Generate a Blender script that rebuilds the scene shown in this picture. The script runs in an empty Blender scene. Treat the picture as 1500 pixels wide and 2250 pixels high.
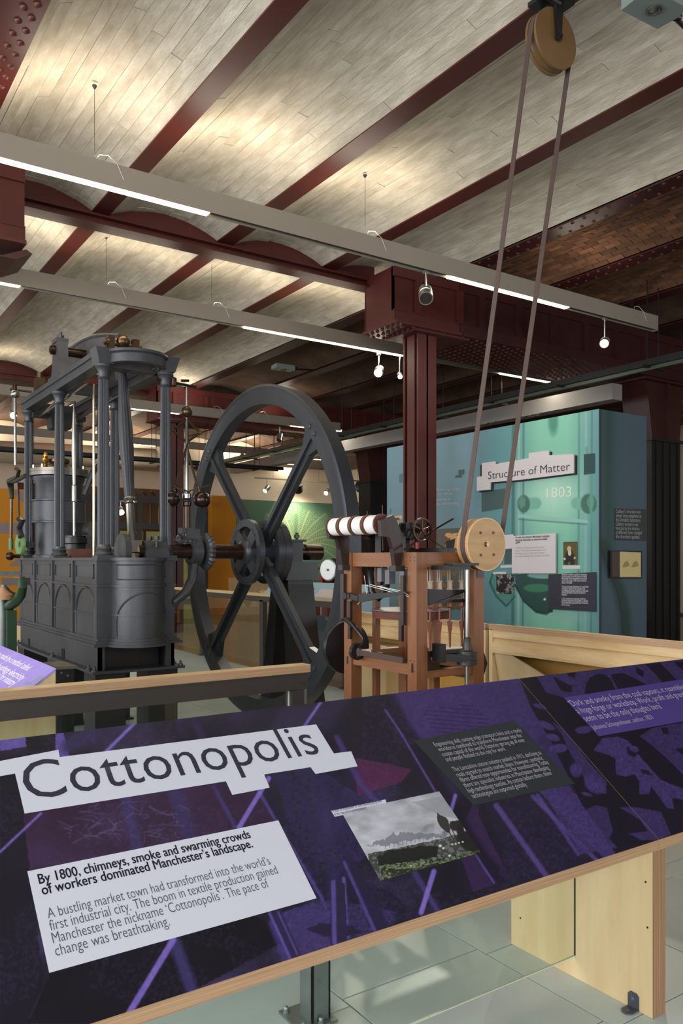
import bpy, bmesh, math, random
import numpy as np
from mathutils import Vector
random.seed(7); np.random.seed(7)
sc = bpy.context.scene
COL = sc.collection
# ---------------------------------------------------------------- camera
EYE, FPX, CX, HY = 1.6, 1774.0, 750.0, 1228.0
TH = math.radians(34.3)
FW = Vector((math.sin(TH), math.cos(TH), 0)); RT = Vector((math.cos(TH), -math.sin(TH), 0))
cd = bpy.data.cameras.new('camera'); cam = bpy.data.objects.new('camera', cd); COL.objects.link(cam)
cam.location = (0, 0, EYE); cam.rotation_euler = (math.pi/2, 0, -TH)
cd.sensor_fit = 'HORIZONTAL'; cd.sensor_width = 36; cd.lens = FPX/1500*36
cd.shift_y = (HY-1125)/1500; cd.clip_start = .05; cd.clip_end = 200
sc.camera = cam
# ---------------------------------------------------------------- light
w = bpy.data.worlds.new('world'); sc.world = w; w.use_nodes = True
w.node_tree.nodes['Background'].inputs[0].default_value = (.93, .96, 1, 1)
w.node_tree.nodes['Background'].inputs[1].default_value = 2.1
sc.view_settings.view_transform = 'Standard'; sc.view_settings.look = 'None'
sc.view_settings.exposure = 0.2; sc.view_settings.gamma = 1
sc.view_settings.use_curve_mapping = False
try:
    sc.cycles.use_denoising = True
    sc.cycles.max_bounces = 6; sc.cycles.diffuse_bounces = 3; sc.cycles.glossy_bounces = 3
    sc.cycles.transmission_bounces = 4; sc.cycles.transparent_max_bounces = 8
    sc.cycles.sample_clamp_indirect = 4; sc.cycles.caustics_reflective = False; sc.cycles.caustics_refractive = False
except Exception: pass

def lamp(name, kind, loc, energy, color=(1, .86, .68), aim=None, **kw):
    ld = bpy.data.lights.new(name, kind); ld.energy = energy; ld.color = color
    for k, v in kw.items(): setattr(ld, k, v)
    o = bpy.data.objects.new(name, ld); COL.objects.link(o); o.location = loc
    if aim is not None:
        o.rotation_euler = (Vector(aim)-Vector(loc)).to_track_quat('-Z', 'Y').to_euler()
    return o
WARM = (1, .87, .70)
# unseen hall windows behind and left of the camera, plus one added lamp
lamp('daylight_fill', 'AREA', (-5.5, 5.0, 2.6), 420, (.96, .97, 1), (3, 7.5, 1.8), shape='RECTANGLE', size=7, size_y=3)
lamp('daylight_fill', 'AREA', (12.5, -4.4, 2.6), 260, (.95, .96, 1), (9, 6, 1.6), shape='RECTANGLE', size=5, size_y=3)  # added lamp at back right, brightens the blue wall's end face; no window there
lamp('daylight_fill', 'AREA', (-2.5, -3.5, 3.0), 160, (.92, .96, 1), (3, 6, 1.4), shape='RECTANGLE', size=5, size_y=3)

# ---------------------------------------------------------------- measuring: photo pixel + known plane -> place in the hall
def ray(px, py): return FW + RT*((px-CX)/FPX) + Vector((0, 0, 1))*((HY-py)/FPX)
def onplane(px, py, p0, n):
    d = ray(px, py); c = Vector((0, 0, EYE)); n = Vector(n)
    return c + d*((Vector(p0)-c).dot(n)/d.dot(n))
def P(px, py, X=None, Y=None, Z=None):
    if X is not None: return onplane(px, py, (X, 0, 0), (1, 0, 0))
    if Y is not None: return onplane(px, py, (0, Y, 0), (0, 1, 0))
    return onplane(px, py, (0, 0, Z), (0, 0, 1))
def lin(c): return tuple(((v/255)/12.92 if v/255 <= .04045 else ((v/255+.055)/1.055)**2.4) for v in c[:3])

# ---------------------------------------------------------------- materials
MATS = {}
def mat(name, col, rough=.5, metal=0, var=0, scale=4, bump=0, rnd=0, st=(1, 1, 1), col2=None, coat=0, bscale=None, spec=.5):
    if name in MATS: return MATS[name]
    m = bpy.data.materials.new(name); m.use_nodes = True; nt = m.node_tree; N = nt.nodes; L = nt.links
    b = N['Principled BSDF']; c = lin(col)
    b.inputs['Base Color'].default_value = (*c, 1); b.inputs['Roughness'].default_value = rough
    b.inputs['Metallic'].default_value = metal; b.inputs['Specular IOR Level'].default_value = spec
    if coat: b.inputs['Coat Weight'].default_value = coat; b.inputs['Coat Roughness'].default_value = .12
    if var or bump or rnd:
        tc = N.new('ShaderNodeTexCoord'); mp = N.new('ShaderNodeMapping'); mp.inputs['Scale'].default_value = st
        oi = N.new('ShaderNodeObjectInfo'); L.new(tc.outputs['Object'], mp.inputs[0])
        ml = N.new('ShaderNodeMath'); ml.operation = 'MULTIPLY'; ml.inputs[1].default_value = 37.0 if rnd else 0
        L.new(oi.outputs['Random'], ml.inputs[0]); L.new(ml.outputs[0], mp.inputs['Location'])
    if var or rnd:
        n = N.new('ShaderNodeTexNoise'); n.inputs['Scale'].default_value = scale; n.inputs['Detail'].default_value = 6; n.inputs['Roughness'].default_value = .62
        L.new(mp.outputs[0], n.inputs['Vector'])
        r = N.new('ShaderNodeMapRange'); r.inputs[1].default_value = .3; r.inputs[2].default_value = .7
        L.new(n.outputs[0], r.inputs[0])
        mx = N.new('ShaderNodeMix'); mx.data_type = 'RGBA'
        c2 = lin(col2) if col2 else tuple(v*(1-var) for v in c)
        mx.inputs[6].default_value = (*c2, 1); mx.inputs[7].default_value = (*c, 1)
        L.new(r.outputs[0], mx.inputs[0]); out = mx.outputs[2]
        if rnd:
            r2 = N.new('ShaderNodeMapRange'); r2.inputs[3].default_value = 1-rnd; r2.inputs[4].default_value = 1+rnd*.6
            L.new(oi.outputs['Random'], r2.inputs[0])
            hv = N.new('ShaderNodeHueSaturation'); L.new(out, hv.inputs['Color']); L.new(r2.outputs[0], hv.inputs['Value']); out = hv.outputs[0]
        L.new(out, b.inputs['Base Color'])
    if bump:
        n2 = N.new('ShaderNodeTexNoise'); n2.inputs['Scale'].default_value = bscale or scale*3; n2.inputs['Detail'].default_value = 5
        L.new(mp.outputs[0], n2.inputs['Vector'])
        bp = N.new('ShaderNodeBump'); bp.inputs['Strength'].default_value = bump; bp.inputs['Distance'].default_value = .01
        L.new(n2.outputs[0], bp.inputs['Height']); L.new(bp.outputs[0], b.inputs['Normal'])
    MATS[name] = m; return m
def emis(name, col, s):
    if name in MATS: return MATS[name]
    m = bpy.data.materials.new(name); m.use_nodes = True; b = m.node_tree.nodes['Principled BSDF']
    b.inputs['Base Color'].default_value = (.8, .8, .8, 1); b.inputs['Emission Color'].default_value = (*lin(col), 1); b.inputs['Emission Strength'].default_value = s
    MATS[name] = m; return m
def glassm(name, tint, alpha=.12):
    if name in MATS: return MATS[name]
    m = bpy.data.materials.new(name); m.use_nodes = True; nt = m.node_tree; N = nt.nodes; L = nt.links; N.remove(N['Principled BSDF'])
    t = N.new('ShaderNodeBsdfTransparent'); t.inputs[0].default_value = (*lin(tint), 1)
    g = N.new('ShaderNodeBsdfGlossy'); g.inputs['Roughness'].default_value = .02
    lw = N.new('ShaderNodeLayerWeight'); lw.inputs[0].default_value = .5; pw = N.new('ShaderNodeMath'); pw.operation = 'POWER'; pw.inputs[1].default_value = 4; L.new(lw.outputs[1], pw.inputs[0]); f = N.new('ShaderNodeMath'); f.operation = 'MULTIPLY_ADD'; f.inputs[1].default_value = .5; f.inputs[2].default_value = .03; L.new(pw.outputs[0], f.inputs[0])
    mx = N.new('ShaderNodeMixShader'); L.new(f.outputs[0], mx.inputs[0]); L.new(t.outputs[0], mx.inputs[1]); L.new(g.outputs[0], mx.inputs[2])
    L.new(mx.outputs[0], N['Material Output'].inputs[0]); MATS[name] = m; return m
def paintm(name, rough=.35, coat=0, bump=0, spec=.5):
    if name in MATS: return MATS[name]
    m = bpy.data.materials.new(name); m.use_nodes = True; nt = m.node_tree; b = nt.nodes['Principled BSDF']
    a = nt.nodes.new('ShaderNodeAttribute'); a.attribute_name = 'paint'; nt.links.new(a.outputs[0], b.inputs['Base Color'])
    b.inputs['Roughness'].default_value = rough; b.inputs['Coat Weight'].default_value = coat; b.inputs['Specular IOR Level'].default_value = spec
    MATS[name] = m; return m

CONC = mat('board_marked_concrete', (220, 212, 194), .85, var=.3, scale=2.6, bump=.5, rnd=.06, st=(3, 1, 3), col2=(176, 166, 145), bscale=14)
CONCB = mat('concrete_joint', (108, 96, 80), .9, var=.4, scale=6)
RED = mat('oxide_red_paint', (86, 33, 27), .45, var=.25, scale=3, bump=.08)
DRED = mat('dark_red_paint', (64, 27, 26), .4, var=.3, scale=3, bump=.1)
BRICK = mat('soot_stained_brick', (132, 88, 58), .9, var=.5, scale=3, bump=.6, rnd=.45, col2=(80, 56, 40))
BRICKW = mat('brick_mass', (104, 78, 54), .9, var=.5, scale=1.6, bump=.8, col2=(50, 38, 28), bscale=18)
MORT = mat('dark_mortar', (70, 60, 48), .95, var=.3)
TILE = mat('stone_floor_slab', (182, 195, 193), .34, var=.16, scale=1.6, bump=.06, rnd=.07)
TILEG = mat('floor_grout', (96, 94, 86), .9)
WOODF = mat('brown_floor_boards', (158, 124, 88), .22, var=.25, scale=2, rnd=.12, st=(1, 12, 1))
CREAM = mat('cream_plaster', (226, 212, 186), .8, var=.06, scale=1)
PLY = mat('birch_plywood', (222, 198, 154), .45, var=.16, scale=2.0, rnd=.04, st=(6, 6, .8), col2=(206, 178, 130))
PLYX = mat('birch_plywood_lengthwise', (222, 196, 150), .45, var=.16, scale=2.0, st=(.8, .8, 7), col2=(194, 158, 106))
PLYE = mat('plywood_edge', (196, 162, 124), .55, var=.45, scale=5, st=(.4, .4, 90), col2=(146, 108, 76))
STEEL = mat('grey_steel_paint', (72, 66, 63), .35, metal=.3, var=.1, scale=2)
GALV = mat('galvanised_steel', (140, 146, 144), .38, metal=.8, var=.2, scale=14)
IRON = mat('black_cast_iron', (64, 65, 68), .42, metal=.2, var=.22, scale=5, bump=.12, bscale=30)
IRONW = mat('wheel_iron', (58, 60, 64), .38, metal=.3, var=.18, scale=4, bump=.1)
BLACK = mat('black_paint', (26, 25, 25), .4, var=.2)
BSTEEL = mat('bright_steel', (165, 162, 155), .25, metal=.95, var=.25, scale=8)
DSTEEL = mat('brown_oiled_steel', (70, 52, 42), .28, metal=.75, var=.4, scale=9)
BRASS = mat('old_brass', (100, 80, 58), .32, metal=.85, var=.3, scale=9)
BRASSB = mat('bright_brass', (190, 140, 60), .25, metal=.9)
OAK = mat('oiled_pine_frame', (134, 86, 54), .42, var=.4, scale=3, bump=.1, st=(9, 9, .8), col2=(116, 72, 40))
OAKX = mat('oiled_pine_rail', (138, 90, 56), .42, var=.4, scale=3, bump=.1, st=(.8, .8, 9), col2=(120, 76, 44))
DWOOD = mat('dark_stained_wood', (52, 34, 28), .35, var=.4, scale=4, st=(6, 6, 1))
REDWOOD = mat('reddish_brown_board', (104, 62, 50), .45, var=.3, scale=4)
DISC = mat('light_plywood_disc', (196, 158, 108), .45, var=.15, scale=3, st=(1, 1, 5), col2=(176, 136, 88))
DISC2 = mat('aged_wood_pulley', (116, 88, 54), .45, var=.25, scale=3, col2=(104, 74, 42))
BELT = mat('brown_leather_belt', (84, 66, 60), .6, var=.15, scale=5)
COTTON = mat('white_cotton_thread', (232, 230, 224), .9, bump=.5, st=(1, 60, 1), bscale=8)
GREY = mat('grey_aluminium_housing', (150, 140, 126), .45, metal=.1)
DGREY = mat('dark_grey_metal', (60, 58, 56), .4, metal=.4)
LED = emis('warm_led_diffuser', (255, 236, 200), 7)
BULB = emis('spot_lamp_glass', (255, 240, 210), 45)
BULBS = emis('far_spot_lamp_glass', (255, 232, 190), 18)
SILVER = mat('brushed_silver_spot', (190, 190, 186), .3, metal=.9)
WHITE = mat('white_print', (205, 207, 216), .4)
WHITES = mat('white_sign_board', (214, 208, 210), .6)
INK = mat('charcoal_ink', (44, 46, 60), .5)
INKB = mat('grey_ink', (78, 80, 92), .5)
LINK = mat('pale_ink', (190, 188, 200), .5)
ORANGE = mat('orange_yellow_wall', (206, 134, 14), .5, var=.06)
GLASS = glassm('clear_glass', (246, 250, 247))

# ---------------------------------------------------------------- mesh builder
ORG = {}
class MB:
    def __init__(s): s.v = []; s.f = []
    def add(s, vs, fs):
        k = len(s.v); s.v += [tuple(v) for v in vs]; s.f += [tuple(i+k for i in f) for f in fs]; return s
    def box(s, x0, x1, y0, y1, z0, z1):
        return s.add([(x, y, z) for x in (x0, x1) for y in (y0, y1) for z in (z0, z1)],
                     [(0, 1, 3, 2), (4, 6, 7, 5), (0, 4, 5, 1), (2, 3, 7, 6), (0, 2, 6, 4), (1, 5, 7, 3)])
    def bar(s, a, b, w, h, up=(0, 0, 1), w2=None, h2=None):
        a = Vector(a); b = Vector(b); d = (b-a).normalized(); up = Vector(up)
        if abs(d.dot(up)) > .98: up = Vector((0, 1, 0))
        r = d.cross(up).normalized(); u = r.cross(d); w2 = w if w2 is None else w2; h2 = h if h2 is None else h2
        vs = [p+r*(i*ww/2)+u*(j*hh/2) for p, ww, hh in ((a, w, h), (b, w2, h2)) for i, j in ((-1, -1), (1, -1), (1, 1), (-1, 1))]
        return s.add(vs, [(3, 2, 1, 0), (4, 5, 6, 7), (0, 1, 5, 4), (1, 2, 6, 5), (2, 3, 7, 6), (3, 0, 4, 7)])
    def lathe(s, a, axis, prof, n=24, flute=0, a0=0, a1=None):
        """prof: (distance along the axis, radius)"""
        a = Vector(a); ax = Vector(axis).normalized()
        t = Vector((0, 0, 1)) if abs(ax.z) < .9 else Vector((1, 0, 0))
        e1 = ax.cross(t).normalized(); e2 = ax.cross(e1); full = a1 is None
        m = n if full else n+1; vs = []
        for h, r in prof:
            for i in range(m):
                an = a0 + (2*math.pi if full else a1-a0)*i/n
                rr = r*(1-flute*(i % 2)) if flute else r
                vs.append(a+ax*h+(e1*math.cos(an)+e2*math.sin(an))*rr)
        fs = []
        for k in range(len(prof)-1):
            for i in range(n if full else n):
                j = (i+1) % m
                fs.append((k*m+i, k*m+j, (k+1)*m+j, (k+1)*m+i))
        if full:
            if prof[0][1] > 1e-6 and prof[0] != prof[-1]: fs.append(tuple(range(m-1, -1, -1)))
            if prof[-1][1] > 1e-6 and prof[0] != prof[-1]: fs.append(tuple((len(prof)-1)*m+i for i in range(m)))
        return s.add(vs, fs)
    def cyl(s, a, b, r, r2=None, n=16):
        a = Vector(a); b = Vector(b); d = b-a
        return s.lathe(a, d, [(0, r), (d.length, r if r2 is None else r2)], n)
    def ball(s, c, r, n=16, k=10):
        return s.lathe(c, (0, 0, 1), [(-r*math.cos(math.pi*i/k), max(r*math.sin(math.pi*i/k), 1e-5)) for i in range(k+1)], n)
    def tube(s, pts, r, n=8):
        pts = [Vector(p) for p in pts]; vs = []; prev = None
        for i, p in enumerate(pts):
            d = (pts[min(i+1, len(pts)-1)]-pts[max(i-1, 0)]).normalized()
            if prev is None:
                t = Vector((0, 0, 1)) if abs(d.z) < .9 else Vector((1, 0, 0)); e = d.cross(t).normalized()
            else: e = (prev-d*prev.dot(d)).normalized()
            prev = e; g = d.cross(e); rr = r[i] if isinstance(r, (list, tuple)) else r
            vs += [p+(e*math.cos(2*math.pi*j/n)+g*math.sin(2*math.pi*j/n))*rr for j in range(n)]
        fs = [(i*n+j, i*n+(j+1) % n, (i+1)*n+(j+1) % n, (i+1)*n+j) for i in range(len(pts)-1) for j in range(n)]
        fs += [tuple(range(n-1, -1, -1)), tuple((len(pts)-1)*n+j for j in range(n))]
        return s.add(vs, fs)
    def prism(s, pts, d):
        pts = [Vector(p) for p in pts]; d = Vector(d); n = len(pts)
        return s.add(pts+[p+d for p in pts], [tuple(range(n-1, -1, -1)), tuple(range(n, 2*n))] + [(i, (i+1) % n, n+(i+1) % n, n+i) for i in range(n)])
    def ring(s, c, axis, ri, ro, h, n=48):
        return s.lathe(c, axis, [(0, ri), (0, ro), (h, ro), (h, ri), (0, ri)], n)
    def obj(s, name, m, parent=None, smooth=True, kind=None, label=None):
        o = Vector(ORG[parent.name]) if parent else Vector((0, 0, 0))
        me = bpy.data.meshes.new(name)
        me.from_pydata([(v[0]-o.x, v[1]-o.y, v[2]-o.z) for v in s.v], [], s.f)
        bm = bmesh.new(); bm.from_mesh(me); bmesh.ops.recalc_face_normals(bm, faces=bm.faces); bm.to_mesh(me); bm.free()
        me.materials.append(m)
        if smooth and len(me.polygons) > 8:
            me.shade_smooth(); me.set_sharp_from_angle(angle=math.radians(38))
        ob = bpy.data.objects.new(name, me); COL.objects.link(ob)
        if parent: ob.parent = parent
        ORG[ob.name] = tuple(o)
        if kind: ob['kind'] = kind
        if label: ob['label'] = label
        return ob
def thing(name, label, cat, loc=(0, 0, 0), group=None):
    o = bpy.data.objects.new(name, None); COL.objects.link(o); o.location = loc; o.empty_display_size = .1
    o['label'] = label; o['category'] = cat
    if group: o['group'] = group
    ORG[o.name] = tuple(loc); return o
def root(name, kind='structure'):
    o = bpy.data.objects.new(name, None); COL.objects.link(o); o['kind'] = kind; ORG[o.name] = (0, 0, 0); return o
def kids(o): return [c for c in bpy.data.objects if c.parent == o]
def dup(o, loc, label=None, parent=None):
    c = o.copy(); COL.objects.link(c)
    if parent is not None: c.parent = parent
    else: c.location = loc
    ORG[c.name] = ORG[o.name]
    if label: c['label'] = label
    for k in kids(o): dup(k, None, None, c)
    return c
def shared(me_obj, loc, parent, name=None, rot=None):
    """one more piece that shares the mesh of me_obj, placed at loc in the hall"""
    c = me_obj.copy(); COL.objects.link(c); c.name = name or me_obj.name.split('.')[0]
    c.parent = parent; o = ORG[parent.name]; c.location = (loc[0]-o[0], loc[1]-o[1], loc[2]-o[2])
    if rot: c.rotation_euler = rot
    return c
def grid(name, p0, u, v, nu, nv, fn, m, parent=None):
    """printed surface: a fine grid carrying printed colour (sRGB 0..255 from fn(px, py, a, b))"""
    p0 = np.array(p0); u = np.array(u); v = np.array(v); o = np.array(ORG[parent.name]) if parent else np.zeros(3)
    a, b = np.meshgrid(np.linspace(0, 1, nu), np.linspace(0, 1, nv)); a = a.ravel(); b = b.ravel()
    Q = p0+a[:, None]*u+b[:, None]*v; D = Q-np.array([0, 0, EYE])
    d = D@np.array(FW); px = CX+FPX*(D@np.array(RT))/d; py = HY-FPX*D[:, 2]/d
    c = np.clip(fn(px, py, a, b), 0, 255)/255; c = np.where(c <= .04045, c/12.92, ((c+.055)/1.055)**2.4)
    me = bpy.data.meshes.new(name); i = (np.arange(nv-1)[:, None]*nu+np.arange(nu-1)[None, :]).ravel()
    F = np.stack([i, i+1, i+1+nu, i+nu], 1)
    me.from_pydata((Q-o).tolist(), [], F.tolist())
    at = me.color_attributes.new('paint', 'FLOAT_COLOR', 'POINT'); at.data.foreach_set('color', np.hstack([c, np.ones((len(c), 1))]).ravel())
    me.materials.append(m); ob = bpy.data.objects.new(name, me); COL.objects.link(ob)
    if parent: ob.parent = parent
    ORG[ob.name] = tuple(o); return ob
def lettering(s, a, b, n, m, parent, hpx=None, h=None, off=0, name='lettering', lift=.0006, vdir=None, depth=0):
    """one line of lettering; baseline from a to b on a surface with normal n"""
    a = Vector(a); b = Vector(b); u = (b-a).normalized(); n = Vector(n).normalized(); v = Vector(vdir) if vdir is not None else n.cross(u)
    cu = bpy.data.curves.new('t', 'FONT'); cu.body = s; cu.offset = off; cu.resolution_u = 3
    to = bpy.data.objects.new('t', cu); COL.objects.link(to)
    dg = bpy.context.evaluated_depsgraph_get(); me = bpy.data.meshes.new_from_object(to.evaluated_get(dg))
    bpy.data.objects.remove(to); bpy.data.curves.remove(cu)
    co = np.empty(len(me.vertices)*3); me.vertices.foreach_get('co', co); co = co.reshape(-1, 3)
    x0, x1 = co[:, 0].min(), co[:, 0].max(); sx = (b-a).length/(x1-x0); sy = (h/.73 if h else sx)
    o = Vector(ORG[parent.name]); base = a+n*lift-o
    W = np.array(base)[None]+(co[:, :1]-x0)*sx*np.array(u)[None]+co[:, 1:2]*sy*np.array(v)[None]
    me.vertices.foreach_set('co', W.ravel()); me.materials.clear(); me.materials.append(m); me.name = name
    ob = bpy.data.objects.new(name, me); COL.objects.link(ob); ob.parent = parent; ORG[ob.name] = tuple(o); return ob
# painting helpers, in photo pixels
def mseg(x, y, x0, y0, x1, y1, w, soft=2, w2=None):
    dx, dy = x1-x0, y1-y0; t = np.clip(((x-x0)*dx+(y-y0)*dy)/(dx*dx+dy*dy), 0, 1)
    ww = w if w2 is None else w+(w2-w)*t
    return np.clip((ww/2-np.hypot(x-x0-t*dx, y-y0-t*dy))/soft+.5, 0, 1)
def mline(x, y, pts, w, soft=2):
    m = np.zeros_like(x)
    for (a, b), (c, d) in zip(pts[:-1], pts[1:]): m = np.maximum(m, mseg(x, y, a, b, c, d, w, soft))
    return m
def mpoly(x, y, pts):
    ins = np.zeros(x.shape, bool); n = len(pts)
    for i in range(n):
        x0, y0 = pts[i]; x1, y1 = pts[(i+1) % n]
        if y0 == y1: continue
        c = ((y0 > y) != (y1 > y)) & (x < (x1-x0)*(y-y0)/(y1-y0)+x0); ins ^= c
    return ins.astype(float)
def mell(x, y, cx, cy, rx, ry, ang=0, soft=.15):
    c, s = math.cos(ang), math.sin(ang); u = ((x-cx)*c+(y-cy)*s)/rx; v = (-(x-cx)*s+(y-cy)*c)/ry
    return np.clip((1-np.hypot(u, v))/soft, 0, 1)
_NZ = np.random.rand(256, 256)
def nz(x, y, sc_, oct_=3):
    r = 0; a = 1; t = 0
    for k in range(oct_):
        X = x/sc_*2**k+17*k; Y = y/sc_*2**k+5*k; i = np.floor(X).astype(int); j = np.floor(Y).astype(int); f = X-i; g = Y-j
        f = f*f*(3-2*f); g = g*g*(3-2*g); q = lambda A, B: _NZ[A % 256, B % 256]
        r = r+a*((q(i, j)*(1-f)+q(i+1, j)*f)*(1-g)+(q(i, j+1)*(1-f)+q(i+1, j+1)*f)*g); t += a; a *= .5
    return r/t
def over(c, m, col, a=1): return c*(1-m[:, None]*a)+np.array(col)[None]*(m[:, None]*a)

# ================================================================= the hall
H = 3.7; ZC = EYE+H                       # underside of the beams
YG1, YG2, YF = 8.42, 16.5, 24.0
BX = [(-.50, -.10), (.96, 1.406), (2.651, 2.8375), (4.111, 4.315), (5.568, 5.772), (7.03, 7.27), (8.49, 8.73), (9.95, 10.19), (11.41, 11.65), (12.87, 13.1), (14.33, 14.56), (15.8, 16.03), (17.25, 17.5), (18.7, 18.95)]
floor = MB().box(-8, 22, -5, 26, -.12, -.012).obj('floor', TILEG, kind='structure')
ORG['floor'] = (0, 0, 0)
XB = [1.655+.671*k for k in range(-5, 17)]
cand = []
for k in range(len(XB)-1):
    off = {0: 2.42, 1: 1.75}.get((k+1) % 2, 2.0) + .17*((k*7) % 3-1)*(k not in (5, 6)); 
    for j in range(-3, 26):
        y0 = off+.62*j; cx, cy = (XB[k]+XB[k+1])/2, y0+.31
        d = cx*FW.x+cy*FW.y
        if d < .8 or abs((cx*RT.x+cy*RT.y)/d) > .55 or cy < .4: continue
        cand.append((d, XB[k], XB[k+1], y0, y0+.62))
cand.sort(); stuff = MB()
for i, (d, x0, x1, y0, y1) in enumerate(cand):
    g = .003; z = random.uniform(-.0012, .0012)
    if x0 > 5.2 and y0 > 8: continue
    b = (stuff if i >= 290 else MB()).box(x0+g, x1-g, y0+g, y1-g, -.012, z)
    if i < 290: b.obj('floor_slab', TILE, floor, smooth=False)
stuff.obj('distant_floor_slabs', TILE, floor, smooth=False, kind='stuff')
fw = MB().box(5.62, 20, 8.3, 24, -.01, .004).obj('floor.001', TILEG, kind='structure')
wf = MB()
for i in range(60): wf.box(5.64+i*.24, 5.64+i*.24+.236, 8.3, 24, .0, .008)
wf.obj('floor_boards', WOODF, fw, smooth=False, kind='stuff')

def vault(x0, x1, y0, y1, name, mode, rise=.155, zs=ZC+.012):
    """segmental jack arch between two beams; mode 0 plain shell, 1 board-marked pieces, 2 bricks"""
    w_ = x1-x0; R = (w_*w_/4+rise*rise)/(2*rise); cx = (x0+x1)/2; cz = zs+rise-R; A = math.asin(w_/2/R)
    def pt(t, r): an = -A+2*A*t; return (cx+r*math.sin(an), cz+r*math.cos(an))
    n = 16; s_ = MB(); low = [pt(i/n, R+.012) for i in range(n+1)]
    poly = [(x, y0, z) for x, z in low]+[(x1, y0, zs+rise+.12), (x0, y0, zs+rise+.12)]
    s_.prism(poly, (0, y1-y0, 0)); sh = s_.obj(name, [BRICKW, CONCB, MORT][mode], kind='structure')
    if mode == 0: return sh
    rows = 13 if mode == 1 else 17; rest = MB(); pieces = []
    for k in range(rows):
        y = y0 - (random.uniform(0, 1.6) if mode == 1 else (.115*(k % 2)))
        while y < y1:
            L = random.choice((1.2, 1.8, 2.4, 3.0)) if mode == 1 else .225
            a, b = max(y, y0), min(y+L, y1)
            if b-a > .05: pieces.append((k, a, b))
            y += L
    pieces.sort(key=lambda q: q[1]+q[0]*1e-4)
    for i, (k, a, b) in enumerate(pieces):
        g = .0022 if mode == 1 else .005; dr = random.uniform(-.003, .003); t0, t1 = (k+.5*g/.1)/rows, (k+1-.5*g/.1)/rows
        q = [pt(t0, R+dr), pt((t0+t1)/2, R+dr+.001), pt(t1, R+dr), pt(t1, R+.014), pt(t0, R+.014)]
        tgt = MB() if i < 295 else rest
        tgt.prism([(x, a+g, z) for x, z in q], (0, b-a-2*g, 0))
        if i < 295: tgt.obj('board_print' if mode == 1 else 'brick', CONC if mode == 1 else BRICK, sh, smooth=False)
    if rest.v: rest.obj('more_bricks', BRICK, sh, smooth=False, kind='stuff')
    return sh
for i in range(5):
    x0, x1 = BX[i][1], BX[i+1][0]
    vault(x0, x1, 1.2, 8.5, 'ceiling', 1); vault(x0, x1, 8.5, YG2+.2, 'ceiling', 1)
    vault(x0, x1, -5, 1.2, 'ceiling', 0).data.materials[0] = CONCB
for i in range(5, 13):
    x0, x1 = BX[i][1], BX[i+1][0]
    vault(x0, x1, 4.9 if i < 7 else 3, 8.1, 'ceiling', 2 if i < 7 else 0)
    vault(x0, x1, 8.1, YG2, 'ceiling', 0)
    vault(x0, x1, -5, 4.9 if i < 7 else 3, 'ceiling', 0)
for i in range(0, 13): vault(BX[i][1], BX[i+1][0], YG2, YF, 'ceiling', 0)
MB().box(-8, 22, -5, 26, ZC+.26, ZC+.4).obj('ceiling', CONCB, kind='structure')
MB().box(-8, BX[0][1], -5, 26, ZC, ZC+.3).obj('ceiling', CONCB, kind='structure')

riv = MB().lathe((0, 0, 0), (0, 0, -1), [(0, .019), (.007, .016), (.013, .008), (.015, .001)], 8).obj('rivet', RED); riv_me = riv
def rivets(lst, parent, sc_=1.0):
    global riv_me
    for i, (p, rot) in enumerate(lst):
        c = shared(riv, p, parent, 'rivet', rot); c.scale = (sc_,)*3
for i, (x0, x1) in enumerate(BX):
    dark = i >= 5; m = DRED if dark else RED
    zb = ZC-.05 if i in (1,) else (ZC-.02 if dark else ZC)
    b = MB().box(x0, x1, -5, YF, zb, zb+.02).box((x0+x1)/2-.01, (x0+x1)/2+.01, -5, YF, zb+.02, ZC+.28)
    o = b.obj('trim_%d' % (i+1), m, smooth=False, kind='structure')
    if i in (1, 5, 6):
        L = []
        ys = np.arange(3.6 if i == 1 else 4.6, 8.3, .16)
        for k, y in enumerate(ys):
            if i == 1: L += [((x1-.06, y, zb), None), ((x1-.13, y+.08, zb), None), ((x1-.32, y, zb), None), ((x1-.38, y+.08, zb), None)]
            else: L += [((x0+.04, y, zb), None), ((x1-.04, y, zb), None)]
        rivets(L, o, 1.5 if i == 1 else 1.1)
# transverse I-beams that carry the arch ends
def ibeam(y, x0, x1, idx):
    b = MB().box(x0, x1, y-.11, y+.11, ZC-.148, ZC-.125).box(x0, x1, y-.012, y+.012, ZC-.125, ZC+.2).box(x0, x1, y-.09, y+.09, ZC-.055, ZC-.035)
    return b.obj('trim_%d' % idx, RED, smooth=False, kind='structure')
ibeam(8.62, 1.83, 6.4, 30); ibeam(16.9, -3, 6.4, 31)
def girder(x0, x1, y0, y1, idx, m, ylast=None, rv=True):
    zb, zt = ZC-.74, ZC-.02
    b = MB().box(x0, x1, y0-.06, y1+.06, zb, zb+.035).box(x0, x1, y0-.012, y0+.02, zb+.035, zb+.17).box(x0, x1, y0+.02, y0+.045, zb+.17, zt).box(x0, x1, y1-.03, y1, zb+.03, zt)
    b.box(x0, x1, y0-.02, y0+.03, zb+.165, zb+.18).box(x0, x1, y0-.01, y0+.05, zt-.12, zt).box(x0, x0+.03, y0+.02, y1-.02, zb+.035, zt)
    x = x0+.35
    while x < x1: b.box(x, x+.09, y0-.03, y0+.02, zb+.18, zt-.12); x += .72
    o = b.obj('trim_%d' % idx, m, smooth=False, kind='structure')
    if rv:
        L = []; k = 0
        for x in np.arange(x0+.06, min(x1, x0+5.2), .13):
            for j, y in enumerate(np.arange(y0, y1+.02, .105)):
                if len(L) < 290: L.append(((x, y+.05*(k % 2), zb), None))
            k += 1
        rivets(L, o, 1.45)
    return o
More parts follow.
